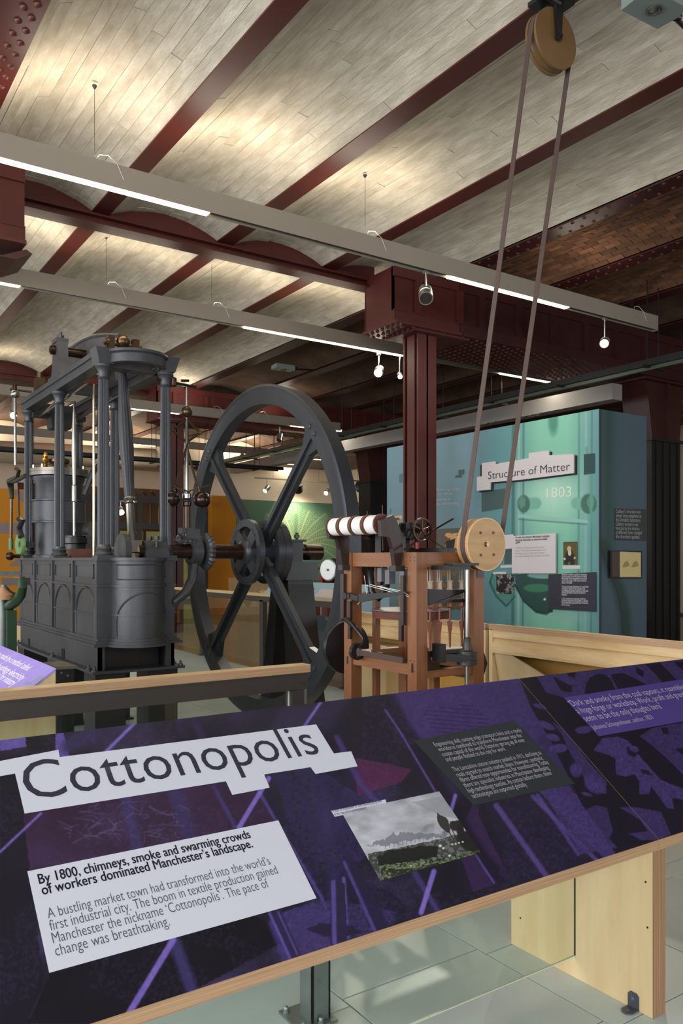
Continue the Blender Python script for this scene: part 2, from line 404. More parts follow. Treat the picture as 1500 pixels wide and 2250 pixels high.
girder(6.25, 7.35, 8.0, 8.62, 32, RED); girder(7.36, 20, 8.0, 9.0, 33, DRED)
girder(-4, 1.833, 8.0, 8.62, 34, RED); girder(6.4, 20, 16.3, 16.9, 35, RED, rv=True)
MB().prism([P(6, 560, Y=8.0), P(48, 550, Y=8.0), P(58, 548, Y=8.0), (1.9, 8.0, 4.5), (1.75, 8.0, 4.42), (-.2, 8.0, 4.42), (-.2, 8.0, 4.56)], (0, .6, 0)).obj('trim_36', DRED, smooth=False, kind='structure')
def column(x0, x1, y0, y1, name, m, z1=ZC-.74, cap=True):
    b = MB().box(x0, x1, y0, y0+.03, 0, z1).box(x0, x1, y1-.03, y1, 0, z1).box((x0+x1)/2-.012, (x0+x1)/2+.012, y0, y1, 0, z1).box(x0+.004, x0+.03, y0+.08, y1-.08, 0, z1)
    if cap: b.box(x0-.14, x1+.5, y0-.1, y1+.2, z1-.03, z1)
    o = b.obj(name, m, smooth=False); o['kind'] = 'structure'; return o
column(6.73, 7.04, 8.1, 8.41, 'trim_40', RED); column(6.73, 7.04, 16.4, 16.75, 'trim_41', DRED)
for k, (y, xo) in enumerate(((8.1, 11.7), (16.45, 12.1))):
    b = MB().prism([(xo-.25, y, ZC-.74), (xo-.1, y, ZC-1.0), (xo+.02, y, ZC-1.7), (xo+.78, y, ZC-1.7), (xo+.85, y, ZC-1.0), (xo+1.0, y, ZC-.74)], (0, .5, 0)).box(xo-.3, xo+1.05, y-.1, y+.6, ZC-.78, ZC-.74)
    b.box(xo+.36, xo+.42, y-.06, y, ZC-1.7, ZC-.78)
    o = b.obj('trim_%d' % (42+k), DRED, smooth=False, kind='structure')
    b = MB().box(xo, xo+.8, y, y+.5, 0, ZC-1.75).box(xo-.04, xo+.84, y-.04, y+.54, ZC-1.75, ZC-1.7)
    for j in range(4): b.box(xo+.1+j*.2, xo+.12+j*.2, y-.02, y, 0, ZC-1.75)
    b.obj('column_casing', BLACK, o, smooth=False)
# far walls
MB().box(-8, 22, YF, YF+.2, 0, ZC+.3).obj('wall_far', CREAM, kind='structure')
MB().box(21.8, 22, -5, YF, 0, ZC+.3).obj('wall_right', CREAM, kind='structure')
MB().box(4, 22, -5.2, -5, 0, ZC+.3).obj('wall_light_block', CREAM, kind='structure')  # unseen partial wall, added to hold back world light from behind
#@@STRUCT_END

# ================================================================= hanging light bars
def light_bar(Y, x0, x1, zt, segs, label, cables, ups, upw=28, h=.19):
    t = thing('light_bar', label, 'ceiling light', ((x0+x1)/2, Y, zt-h), 'suspended linear light bars')
    MB().box(x0, x1, Y-.045, Y-.04, zt-h, zt).box(x0, x1, Y+.04, Y+.045, zt-h, zt).box(x0, x1, Y-.04, Y+.04, zt-h+.03, zt-.01).box(x0, x0+.01, Y-.045, Y+.045, zt-h, zt).box(x1-.01, x1, Y-.045, Y+.045, zt-h, zt).obj('housing', GREY, t, smooth=False)
    MB().box(x0, x1, Y-.012, Y+.012, zt-h+.012, zt-h+.03).obj('track', DGREY, t, smooth=False)
    for a, b in segs:
        MB().box(a, b, Y-.039, Y+.039, zt-h-.006, zt-h+.03).obj('diffuser', LED, t, smooth=False, label='lit warm white diffuser strip')
    for x in cables:
        MB().cyl((x, Y, zt-.02), (x, Y, ZC+.13), .0022, n=5).lathe((x, Y, ZC+.10), (0, 0, 1), [(0, .006), (.02, .02), (.03, .02)], 8).obj('suspension_wire', DGREY, t)
        MB().tube([(x, Y-.02, zt-.01), (x+.03, Y-.02, zt+.05), (x+.1, Y-.03, zt+.06), (x+.17, Y-.05, zt), (x+.22, Y-.06, zt-.12)], .0028, 5).obj('power_flex', WHITES, t, label='thin white power flex')
    for x in ups: lamp('uplight', 'AREA', (x, Y, zt+.03), upw, WARM, (x, Y, 9), shape='RECTANGLE', size=.9, size_y=.06)
    for a, b in segs:
        lamp('downlight', 'AREA', ((a+b)/2, Y, zt-h-.02), 9*(b-a), (1, .9, .76), ((a+b)/2, Y, 0), shape='RECTANGLE', size=b-a, size_y=.07)
    return t
def xa(px, py, Y): return P(px, py, Y=Y).x
light_bar(6.52, -.6, xa(1440, 724, 6.52), 4.82, [(-.6, xa(457, 477, 6.52)), (xa(985, 612, 6.52), xa(1245, 680, 6.52))],
          'nearest and largest linear light bar, crossing the whole hall in front of the red I-beam', [P(205, 192, Z=ZC+.13).x, P(790, 392, Z=ZC+.13).x, 9.0], [.45, 1.9, 3.3, 4.75], 7.5)
light_bar(9.50, -.6, xa(1385, 866, 9.5), 4.84, [(-.6, xa(43, 628, 9.5)), (xa(537, 718, 9.5), xa(885, 782, 9.5)), (xa(1100, 820, 9.5), xa(1232, 843, 9.5))],
          'second light bar from the camera, just behind the red I-beam', [P(230, 523, Z=ZC+.13).x, P(443, 588, Z=ZC+.13).x, 10.4], [1.0, 2.2, 3.5, 4.9, 6.2], 6)
light_bar(15.9, 1.5, 10.8, 4.83, [(xa(200, 895, 15.9), xa(393, 913, 15.9)), (xa(640, 942, 15.9), xa(750, 952, 15.9))],
          'third light bar, seen through the top of the flywheel before the far red girder', [xa(468, 900, 15.9), xa(570, 905, 15.9)], [3, 5, 7, 9], 7)
light_bar(20.6, -2, 17.5, 4.80, [(xa(233, 975, 20.6), xa(340, 985, 20.6)), (xa(617, 1005, 20.6), xa(712, 1014, 20.6))],
          'fourth light bar, before the scalloped top of the cream end wall', [9, 14], [2, 6, 10, 14], 60)
light_bar(23.2, -2, 15.2, 4.42, [(xa(453, 1048, 23.2), xa(550, 1056, 23.2))],
          'farthest light bar, lowest in view against the cream end wall', [8, 13], [4, 8, 12], 60)
light_bar(22.0, 12.6, 13.4, 4.78, [(12.65, 13.35)], 'short lit strip beside the red column above the light blue wall end', [], [], 0)

def spot(px, py, Y, aim, label, r=.05, L=.13, lit=True, e=60, ztop=None, bulb=None, group='track spotlights', ang=50):
    p = P(px, py, Y=Y); a = Vector(aim); d = (a-p).normalized(); zt = ztop or p.z+.25
    t = thing('spotlight', label, 'spotlight', tuple(p), group)
    MB().lathe(p-d*L*.6, d, [(0, r*.7), (.01, r*.95), (L*.5, r), (L*.52, r*.9), (L*.6, r*.9), (L*.62, r), (L, r), (L, r*.85), (L*.8, r*.8)], 20).obj('lamp_head', SILVER if lit is not None else DGREY, t)
    MB().cyl((p.x, p.y, p.z+r*.3), (p.x, p.y, zt), .010, n=8).box(p.x-.03, p.x+.03, p.y-.016, p.y+.016, zt-.03, zt).obj('stem', SILVER, t)
    MB().lathe(p+d*(L*.35), d, [(0, 1e-4), (.001, r*.8), (.006, r*.8), (.007, 1e-4)], 16).obj('lens', (bulb or BULB) if lit else DGREY, t)
    if e: lamp('spot_beam', 'SPOT', p+d*(L*.5), e, (1, .88, .68), a, spot_size=math.radians(ang), spot_blend=.6, shadow_soft_size=.04)
    return t
spot(935, 648, 6.52, (3.3, 3.6, 1), 'large unlit silver spotlight under the nearest light bar, in front of the girder end', .075, .21, lit=False, e=0, ztop=4.63, group=None or 'track spotlights')
spot(1328, 752, 6.52, (3, 3.0, 1.0), 'glaring spotlight hanging near the right end of the nearest light bar', .06, .18, e=150, ztop=4.63)
spot(832, 816, 9.5, (3.2, 5.6, 1.0), 'brightest glaring spotlight at the left of the red column', .07, .18, e=170, ztop=4.62)
spot(878, 825, 9.5, (5, 5, .5), 'smaller glaring spotlight overlapping the left edge of the red column', .04, .12, e=60, ztop=4.66)
spot(29, 911, 15.9, (2.2, 8, 1), 'glaring spotlight at the left edge behind the engine rods', .07, .18, e=80, ztop=4.66)
spot(265, 1123, 19.0, (6, 15, 0), 'glowing lamp behind the connecting rod in the glazed room', .09, .16, e=25, bulb=BULBS)
spot(614, 962, 15.9, (7, 14, 0), 'small unlit spotlight under the third light bar inside the flywheel', .06, .2, lit=False, e=0, ztop=4.6)
spot(585, 1075, 21.0, (8.8, 20, 1), 'small spotlight pointing right, first left of the mural lamp', .08, .22, e=0, bulb=BULBS, ztop=4.0)
spot(655, 1072, 21.0, (P(652, 1150, Y=22)), 'boxy wall-wash lamp right above the dotted tree mural', .14, .3, lit=None, e=0, ztop=4.0)
lamp('uplight', 'AREA', (8.0, 6.52, 4.85), 3, WARM, (8, 6.52, 9), shape='RECTANGLE', size=.9, size_y=.06)
lamp('mural_wash', 'SPOT', P(650, 1075, Y=21.2), 330, (1, .86, .6), P(650, 1160, Y=22), spot_size=math.radians(95), spot_blend=.9, shadow_soft_size=.1)
spot(718, 1081, 21.0, (9, 18, 0), 'glaring small spotlight just left of the flywheel rim above the mural', .08, .2, e=0, bulb=BULB, ztop=4.0)
spot(790, 1070, 18.0, (P(800, 1160, Y=22)), 'boxy black wall-wash lamp right of the flywheel rim', .13, .28, lit=None, e=40, ztop=3.75)
spot(531, 1006, 20.6, (8, 18, 0), 'small unlit spotlight under the cable tray, upper left in the wheel', .07, .2, lit=False, e=0, ztop=4.62)

def ltrack(Y, x0, x1, z, label, hs):
    t = thing('lighting_track', label, 'lighting track', ((x0+x1)/2, Y, z)); MB().box(x0, x1, Y-.02, Y+.02, z-.03, z+.01).obj('track', GREY, t, smooth=False)
    for x in hs: MB().cyl((x, Y, z), (x, Y, ZC+.1), .004, n=6).obj('hanger', DGREY, t)
ltrack(21.0, P(560, 1060, Y=21).x, P(735, 1060, Y=21).x, 3.99, 'thin lighting track above the green mural carrying small spotlights', [P(600, 1060, Y=21).x, P(700, 1060, Y=21).x])
ltrack(18.0, P(770, 1060, Y=18).x, P(812, 1060, Y=18).x, 3.74, 'short lighting track right of the flywheel rim', [P(785, 1060, Y=18).x])
ltrack(19.0, P(240, 1100, Y=19).x, P(300, 1100, Y=19).x, P(265, 1123, Y=19.0).z+.25, 'short lighting track in front of the glazed screen', [P(250, 1100, Y=19).x])
lamp('floor_beam', 'SPOT', (6.0, 6.45, 4.4), 500, (1, .92, .78), P(850, 2170, Z=0), spot_size=math.radians(5.5), spot_blend=.5, shadow_soft_size=.03)  # added spot without a fixture, throws the bright patch on the floor
# emergency lights
def emergency(px, py, s_, label, Y):
    p = P(px, py, Y=Y); t = thing('emergency_light', label, 'emergency light', (p.x, p.y, p.z), 'grey emergency light fittings')
    MB().prism([(p.x-.2*s_, p.y-.11*s_, p.z), (p.x+.17*s_, p.y-.13*s_, p.z), (p.x+.21*s_, p.y-.05*s_, p.z), (p.x+.2*s_, p.y+.11*s_, p.z), (p.x-.17*s_, p.y+.13*s_, p.z)], (0, 0, .07*s_)).obj('casing', mat('grey_plastic', (124, 134, 130), .35), t, smooth=False)
    MB().lathe((p.x, p.y, p.z-.004), (0, 0, -1), [(0, .052*s_), (.006, .052*s_), (.01, .04*s_), (.004, .03*s_), (.012, 1e-4)], 20).obj('lens', BSTEEL, t, label='small round clear lens')
    MB().tube([(p.x+.2*s_, p.y, p.z+.04*s_), (p.x+.3*s_, p.y+.02, p.z+.05*s_), (p.x+.7*s_, p.y+.1, p.z+.1*s_)], .016*s_, 8).cyl((p.x+.2*s_, p.y, p.z+.04*s_), (p.x+.28*s_, p.y, p.z+.05*s_), .03*s_, n=10).obj('cable_gland', BLACK, t)
    MB().cyl((p.x, p.y, p.z+.06*s_), (p.x, p.y, ZC+.14), .006, n=6).obj('hanger', DGREY, t)
emergency(1436, 20, .9, 'grey emergency light with round lens at the top right corner', P(1436, 20, Z=4.9).y)
emergency(622, 812, 1.0, 'small pale emergency light on the dark brick ceiling above the flywheel', 12.5)

# cable trays
def tray(a, b, label, hangers, wd=.24, extra=True):
    a = Vector(a); b = Vector(b); t = thing('cable_tray', label, 'cable tray', tuple((a+b)/2)); d = (b-a).normalized(); r = Vector((-d.y, d.x, 0))
    MB().bar(a+r*wd/2, b+r*wd/2, .02, .09).bar(a-r*wd/2, b-r*wd/2, .02, .09).bar(a, b, wd, .012).obj('tray', BLACK, t, smooth=False)
    if extra: MB().bar(a+r*.05+Vector((0, 0, -.07)), b+r*.05+Vector((0, 0, -.07)), .06, .05).obj('conduit', mat('green_grey_conduit', (92, 104, 88), .3, metal=.5), t, smooth=False)
    for k in range(hangers):
        p = a+(b-a)*(k+.5)/hangers
        MB().cyl(p+r*wd/2, (p+r*wd/2).to_2d().to_3d()+Vector((0, 0, ZC+.1)), .008, n=6).cyl(p-r*wd/2, (p-r*wd/2).to_2d().to_3d()+Vector((0, 0, ZC+.1)), .008, n=6).bar(p+r*(wd/2+.12)+Vector((0, 0, -.06)), p-r*(wd/2+.12)+Vector((0, 0, -.06)), .04, .03).obj('hanger', BLACK, t)
    return t
tray((9.75, 4.5, 4.28), (9.95, 22.5, 4.28), 'long black cable tray running away overhead, right of the red column', 12)
tray((-2, 19.4, 4.08), (11.2, 19.4, 4.08), 'black cable tray crossing before the cream end wall', 9, .3, False)
b = thing('grey_bulkhead_beam', 'long pale grey box beam above the light blue wall', 'beam', (11, 14, 4.2))
MB().box(10.95, 11.2, 8.3, 22, 4.18, 4.44).obj('beam_casing', mat('pale_grey_paint', (150, 146, 142), .6), b, smooth=False)
MB().bar((11.0, 8.3, 4.62), (12.6, 9.4, 4.62), .3, .06).obj('end_plate', DGREY, b, smooth=False)
for y in (9.8, 10.9, 17.5): MB().tube([(10.95, y, 4.18), (10.85, y, 4.12), (10.85, y+.2, 4.12), (10.95, y+.2, 4.18)], .012, 6).obj('bracket', DGREY, b)

# ================================================================= background room
PAINT = paintm('printed_wall_graphic', .5); PAINTG = paintm('printed_panel', .38, .12)
def wallbox(x0, x1, y0, y1, z1, name, label, m, cat='partition', z0=0):
    t = thing(name, label, cat, ((x0+x1)/2, (y0+y1)/2, z0)); MB().box(x0, x1, y0, y1, z0, z1).obj('wall_panel', m, t, smooth=False); return t
# dotted tree mural on the green wall
gl, gr_ = P(517, 1100, Y=22).x, P(757, 1100, Y=22).x; gz = P(640, 1103, Y=22).z
def mural(px, py, a, b):
    c = np.tile(np.array([88., 124, 104]), (len(px), 1))
    for cx, cy, r, n_ in ((650, 1218, 112, 46), (850, 1210, 90, 40)):
        dx, dy = (px-cx)*1.0, (py-cy); R = np.hypot(dx, dy); an = np.arctan2(dx, -dy)
        tree = (R < r*(1-.10*np.abs(np.sin(an*5)))) & (np.abs(an) < 1.95) & (R > 12); m = np.zeros(len(px), bool)
        for k in range(13):     # palm fronds: arcs springing from the crown, fringed with dots
            t0 = -1.75+k*3.5/12; q = R/r; ax_ = an-t0*(.45+.65*q); m |= (np.abs(ax_)*R < 1.3) | ((np.abs(ax_)*R < 9+4*q) & (np.sin(R*1.25+np.abs(ax_)*R*.9) > .35) & (np.sin(ax_*R*1.6) > -.2))
        m &= tree; trunk = (np.abs(dx) < 3+np.maximum(0, dy+40)*.05) & (py > cy-90)
        c = over(c, m.astype(float), (178, 180, 124), .62); c = over(c, (trunk & (R < r)).astype(float), (80, 112, 88), .8)
    return c
t = thing('mural_wall', 'green partition wall with a dotted tree mural seen through the flywheel', 'partition', ((gl+gr_)/2, 22, 0))
MB().box(gl, gr_+.3, 22.01, 22.2, 0, gz).obj('wall_panel', mat('sage_green_paint', (88, 124, 104), .6), t, smooth=False)
grid('mural_print', (gl, 22, 0.9), (gr_-gl, 0, 0), (0, 0, gz-.9), 330, 170, mural, PAINT, t)
MB().box(gl-2, gr_+2.2, 22.15, 22.5, gz+.02, gz+1.1).obj('bulkhead', CREAM, t, smooth=False)
t = thing('green_side_wall', 'pale green side wall with dotted foliage print behind the thread bobbins', 'partition', (gr_, 19, 0))
pe = P(865, 1095, X=gr_)
MB().box(gr_+.01, gr_+.2, pe.y-1, 22, 0, gz).obj('wall_panel', mat('sage_green_paint', (88, 124, 104)), t, smooth=False)
grid('mural_print', (gr_, 22, 0.4), (0, pe.y-23, 0), (0, 0, gz-.4), 200, 150, mural, PAINT, t)
MB().box(gr_-.02, gr_+.3, pe.y-1, 22, gz+.02, gz+1.1).obj('bulkhead', CREAM, t, smooth=False)
# orange walls
ox0, ox1 = P(465, 1100, Y=21).x, P(518, 1100, Y=21).x
wallbox(ox0, ox1, 21, 22, P(480, 1089, Y=21).z, 'orange_partition', 'orange yellow wall block behind the left rim of the flywheel', ORANGE)
wallbox(P(440, 1100, Y=20.6).x, P(449, 1100, Y=20.6).x, 20.6, 20.7, 3.3, 'dark_strip', 'dark upright strip left of the orange wall block', DGREY, 'partition')  # separate strip standing in for the dark side of the orange block
t = wallbox(P(-60, 1100, Y=19).x, P(58, 1100, Y=19).x, 19, 19.2, P(20, 1074, Y=19).z, 'orange_partition', 'orange wall with a grey band at the left edge behind the green machine', ORANGE)
def flat(pts, Y, name, m, par, th=.004): return MB().prism([P(a, b_, Y=Y) for a, b_ in pts], (0, th, 0)).obj(name, m, par, smooth=False)
GB = mat('grey_lilac_print', (142, 128, 128), .5)
flat([(-50, 1148), (56, 1150), (56, 1173), (-50, 1171)], 18.99, 'printed_band', GB, t)
flat([(18, 1243), (58, 1215), (58, 1246)], 18.99, 'printed_shape', GB, t)
flat([(22, 1078), (57, 1080), (57, 1112), (50, 1104), (42, 1094), (30, 1084)], 18.99, 'printed_shape', GB, t)
# glazed room behind the engine
Y = 20.0; t = thing('glazed_screen', 'black framed glazed screen with yellow green panels behind the engine columns', 'screen', (P(280, 1200, Y=Y).x, Y, 0))
fr = MB()
for (a, b_, c, d) in ((180, 1083, 446, 1095), (180, 1146, 446, 1155), (180, 1322, 446, 1330)):
    p = P(a, b_, Y=Y); q = P(c, d, Y=Y); p2 = P(a, d, Y=Y); fr.box(p.x, q.x, Y-.05, Y, p2.z-.05, p.z)
for a in (182, 201, 300, 378, 446):
    p = P(a, 1085, Y=Y); fr.box(p.x, p.x+.12, Y-.06, Y+.01, 0, p.z)
fr.obj('frame', DGREY, t, smooth=False)
a, b_ = P(182, 1160, Y=Y), P(446, 1300, Y=Y)
YG = mat('yellow_green_panel', (160, 158, 88), .6)
for k in range(4):
    w_ = (b_.x-a.x)/4; MB().box(a.x+k*w_+.04, a.x+(k+1)*w_-.04, Y+.05, Y+.08, 0, a.z-.05).obj('infill_panel', YG, t, smooth=False)
MB().box(a.x-1, b_.x+1.2, Y+2.2, Y+2.3, 0, 3.6).obj('brick_backing', mat('red_brown_brick_wall', (96, 66, 46), .9, var=.4, scale=4), t, smooth=False)
for px in (330, 348): MB().tube([P(px, 1150, Y=Y+1), P(px, 1110, Y=Y+1), P(px-7, 1090, Y=Y+1), P(px-16, 1080, Y=Y+1)], .03, 8).obj('pipe', BRASS, t)
MB().tube([P(x, y, Y=21.5) for x, y in ((-60, 990), (340, 1008))], .28, 20).obj('ventilation_duct', mat('cream_duct', (196, 178, 150), .5), None); o = bpy.data.objects['ventilation_duct']; o['label'] = 'pale round ventilation duct along the end wall behind the engine'; o['category'] = 'duct'
t = thing('ventilation_duct', 'dark ribbed round duct between the blue wall and the black casing', 'duct', P(1405, 905, Y=13.5))
MB().cyl(P(1370, 905, Y=13.5), P(1480, 905, Y=13.5), .3, n=24).cyl(P(1428, 905, Y=13.5), P(1428, 1020, Y=13.5), .24, n=24).obj('duct_body', GALV, t)
t = thing('wall_lamp', 'small bright square lamp beside the black column casing', 'lamp', P(1428, 950, Y=12.6))
a = P(1428, 950, Y=12.6); MB().box(a.x-.1, a.x+.1, a.y, a.y+.05, a.z-.1, a.z+.1).obj('lamp_body', SILVER, t, smooth=False); MB().box(a.x-.08, a.x+.08, a.y-.02, a.y, a.z-.07, a.z+.07).obj('lamp_glass', BULBS, t, smooth=False)
def gp(px, py, a, b):
    c = np.tile(np.array([120., 150, 132]), (len(px), 1)); c = over(c, (py > 1120).astype(float)*(py < 1235), (92, 92, 62)); c = over(c, (py > 1235)*1., (150, 178, 172))
    for k in range(7): c = over(c, mpoly(px, py, [(1424+(k % 3)*6, 1068+k*9), (1431+(k % 3)*6, 1066+k*9), (1433+(k % 3)*5, 1074+k*9), (1426+(k % 2)*5, 1076+k*9)]), (70, 80, 46))
    return c
a = P(1412, 1036, Y=13.0); q = P(1470, 1316, Y=13.0)
t = thing('poster_panel', 'narrow pale green poster seen between the blue wall and the black casing', 'poster', (a.x, 13, q.z))
MB().box(a.x, q.x, 13.01, 13.05, 0, a.z+.25).obj('backing', mat('khaki_panel', (92, 76, 48), .6), t, smooth=False); grid('print', (a.x, 13, q.z), (q.x-a.x, 0, 0), (0, 0, a.z-q.z), 30, 110, gp, PAINT, t)

# ================================================================= light blue display wall
WX = 7.6; wa = P(850, 985, X=WX); wb = P(1315, 898, X=WX); WH = (wa.z+wb.z)/2
T = thing('display_wall', 'tall light blue display wall with green machine photograph and white title sign', 'display wall', (WX, (wa.y+wb.y)/2, 0))
sx = P(1420, 1000, Y=wb.y).x
MB().box(WX+.012, sx, wb.y+.012, wa.y, 0, WH-.006).obj('wall_body', mat('blue_grey_panel', (98, 130, 144), .55), T, smooth=False)
def wallp(px, py, a, b):
    c = np.tile(np.array([112., 146, 160]), (len(px), 1)); g = nz(px, py, 60)[:, None]; c = c*(.95+.1*g)
    c = over(c, np.clip((px-1040)/60, 0, 1), (100, 152, 156)); m = np.clip(1-np.abs(px-1215)/95, 0, 1)*(px > 1125)*(py > 900)
    c = over(c, np.clip(m*1.5, 0, 1), (130, 196, 172)); c = over(c, np.clip(m, 0, 1)*np.clip(1-np.abs(py-1085)/90, 0, 1), (186, 228, 208))
    for x, w_, col in ((1128, 7, (60, 110, 104)), (1140, 4, (160, 196, 190)), (1150, 3, (58, 106, 100)), (1272, 4, (82, 138, 130)), (1287, 6, (140, 180, 180)), (1300, 3, (70, 116, 112))):
        c = over(c, mseg(px, py, x, 880, x-2, 1395, w_, 3), col, .8)
    c = over(c, mell(px, py, 1215, 925, 14, 40, 0, .5), (66, 128, 110), .8)
    c = over(c, mseg(px, py, 1140, 1133, 1288, 1146, 7, 3), (146, 198, 186)); c = over(c, mseg(px, py, 1140, 1141, 1288, 1152, 3, 2), (60, 110, 100), .7)
    for x, s_ in ((1150, 1), (1293, -1)):   # two round knobs of the photographed machine
        c = over(c, mseg(px, py, x, 1108, x-s_*-26, 1106, 26, 4), (120, 180, 160)); c = over(c, mell(px, py, x+(0 if s_ > 0 else 0), 1107, 15 if s_ > 0 else 19, 21 if s_ > 0 else 24), (66, 112, 100)); c = over(c, mell(px, py, x+s_*-4, 1103, 9, 15), (96, 142, 128))
        for k in range(5): c = over(c, mell(px, py, x-3+7*math.cos(k*1.25), 1104+11*math.sin(k*1.25), 1.8, 1.8, 0, .8), (40, 78, 68))
    c = over(c, mline(px, py, [(1288, 985), (1293, 1010), (1300, 1030), (1298, 1120), (1305, 1180), (1315, 1210)], 7, 4), (96, 156, 140))
    c = over(c, mline(px, py, [(1082, 1262), (1076, 1280), (1090, 1310), (1112, 1332), (1130, 1310)], 4, 2), (40, 90, 80))
    c = over(c, mpoly(px, py, [(1082, 1262), (1128, 1258), (1130, 1308), (1113, 1330), (1090, 1308), (1078, 1280)]), (80, 140, 124), .7)
    blob = mpoly(px, py, [(1130, 1262), (1215, 1258), (1215, 1345), (1195, 1349), (1175, 1343), (1150, 1318), (1133, 1290)])
    c = over(c, blob, (38, 74, 68)); c = over(c, mell(px, py, 1180, 1292, 32, 10), (60, 128, 92), .9); c = over(c, mell(px, py, 1195, 1264, 40, 8), (150, 196, 186), .8)
    c = over(c, mline(px, py, [(1131, 1285), (1150, 1320), (1178, 1345), (1200, 1350), (1212, 1338), (1208, 1310)], 4, 2), (24, 48, 46)); c = over(c, mell(px, py, 1196, 1317, 3, 3), (200, 220, 210))
    c = over(c, mell(px, py, 1240, 1352, 70, 26, 0, .7)*(blob < .5), (140, 184, 178), .6); c = over(c, mline(px, py, [(1112, 1350), (1114, 1372), (1130, 1390)], 3, 3), (90, 140, 140), .6)
    return c
grid('front_print', (WX, wa.y, 0.4), (0, wb.y-wa.y, 0), (0, 0, WH-.4), 430, 300, wallp, PAINT, T)
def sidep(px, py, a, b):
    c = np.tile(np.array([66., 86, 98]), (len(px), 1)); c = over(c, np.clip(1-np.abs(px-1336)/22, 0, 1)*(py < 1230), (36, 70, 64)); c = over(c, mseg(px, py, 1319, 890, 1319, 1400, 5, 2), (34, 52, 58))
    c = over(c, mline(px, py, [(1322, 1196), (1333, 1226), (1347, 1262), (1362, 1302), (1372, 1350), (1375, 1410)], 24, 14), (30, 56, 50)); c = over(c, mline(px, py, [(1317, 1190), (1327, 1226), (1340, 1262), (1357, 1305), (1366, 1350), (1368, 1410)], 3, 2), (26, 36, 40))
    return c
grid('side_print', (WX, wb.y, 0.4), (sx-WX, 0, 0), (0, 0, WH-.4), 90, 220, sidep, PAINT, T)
def wplate(pts, name, m, lift=.02, th=.02, par=None, lab=None):
    q = [P(a, b_, X=WX) for a, b_ in pts]; return MB().prism([(WX-lift, p.y, p.z) for p in q], (th, 0, 0)).obj(name, m, par or T, smooth=False, label=lab)
DSQ = mat('grey_green_square', (70, 96, 96), .6); DKSQ = mat('dark_slate_square', (48, 54, 66), .6)
for pts, m in (([(1055, 1022), (1062, 1020), (1062, 1052), (1055, 1054)], DKSQ), ([(1058, 1080), (1110, 1073), (1110, 1116), (1058, 1125)], DSQ), ([(1283, 998), (1307, 996), (1307, 1040), (1283, 1043)], mat('dark_teal_square', (40, 74, 76), .6)),
               ([(1007, 1033), (1020, 1031), (1020, 1042), (1014, 1043), (1014, 1049), (1000, 1050), (1000, 1045), (1007, 1044)], DSQ), ([(877, 1042), (884, 1041), (884, 1060), (877, 1061)], mat('mid_grey_square', (94, 112, 124), .6)), ([(1108, 1240), (1124, 1238), (1124, 1186), (1108, 1188)], DSQ)):
    wplate(pts, 'printed_square', m, .004, .004)
for dx, dy, m, li in ((3, 3, mat('sign_shadow_board', (38, 36, 42), .7), .02), (0, 0, WHITES, .04)):  # dark offset copy of the sign stands in for its cast shadow
    s_ = wplate([(1052+dx, 1048+dy), (1063+dx, 1047+dy), (1063+dx, 1018+dy), (1092+dx, 1014+dy), (1092+dx, 1020+dy), (1166+dx, 1007+dy), (1166+dx, 996+dy), (1210+dx, 990+dy), (1210+dx, 1001+dy), (1265+dx, 998+dy), (1265+dx, 1040+dy), (1145+dx, 1055+dy), (1082+dx, 1060+dy), (1081+dx, 1076+dy), (1052+dx, 1079+dy)], 'title_sign' if m is WHITES else 'sign_drop_shadow', m, li, .018, lab='white stepped title sign' if m is WHITES else None)
def wtext(s, x0, y0, x1, y1, h, m, par, lift, off=0):
    a, b_ = P(x0, y0, X=WX-lift), P(x1, y1, X=WX-lift); return lettering(s, a, b_, (-1, 0, 0), m, par, h=h, off=off, vdir=(0, 0, 1), lift=.002)
wtext('Structure of Matter', 1072, 1053, 1252, 1033, .105, INK, s_, .041, -.006)
wtext('1803', 1201, 1094, 1255, 1091, .13, mat('cream_print', (236, 240, 224), .5), T, .002, -.008)
for s, y, x in (('life are engineered', 1079, 1009), ('l, and without', 1088, 994), ('issues we can', 1100, 990), ('thy understanding', 1110, 1008)): wtext(s, 958, y, x, y-1.5, .04, LINK, T, .002)
b_ = wplate([(1130, 1178), (1226, 1171), (1226, 1260), (1130, 1260)], 'text_board', WHITES, .05, .02, lab='white text board')
wplate([(1110, 1176), (1131, 1174), (1131, 1205), (1110, 1207)], 'text_board_tab', WHITES, .03, .01)
for i, s in enumerate(("For over two centuries, Manchester's scientists", 'have been determined to make the invisible', 'visible.')): wtext(s, 1132, 1183+i*6.2, (1207, 1202, 1143)[i], 1180+i*6.2, .028, INK, b_, .051, .012)
for i, s in enumerate(('In 1803 John Dalton proposed his atomic', 'theory. He did all his pioneering work in', 'Manchester and his discoveries shaped', 'our understanding of the structure of matter.')): wtext(s, 1132, 1206+i*6.1, (1195, 1198, 1196, 1208)[i], 1204+i*6, .024, mat('pale_grey_print', (176, 168, 172), .6), b_, .051)
b_ = wplate([(1208, 1262), (1311, 1257), (1311, 1344), (1208, 1338)], 'text_board', mat('slate_board', (50, 48, 62), .55), .03, .02, lab='dark slate text board')
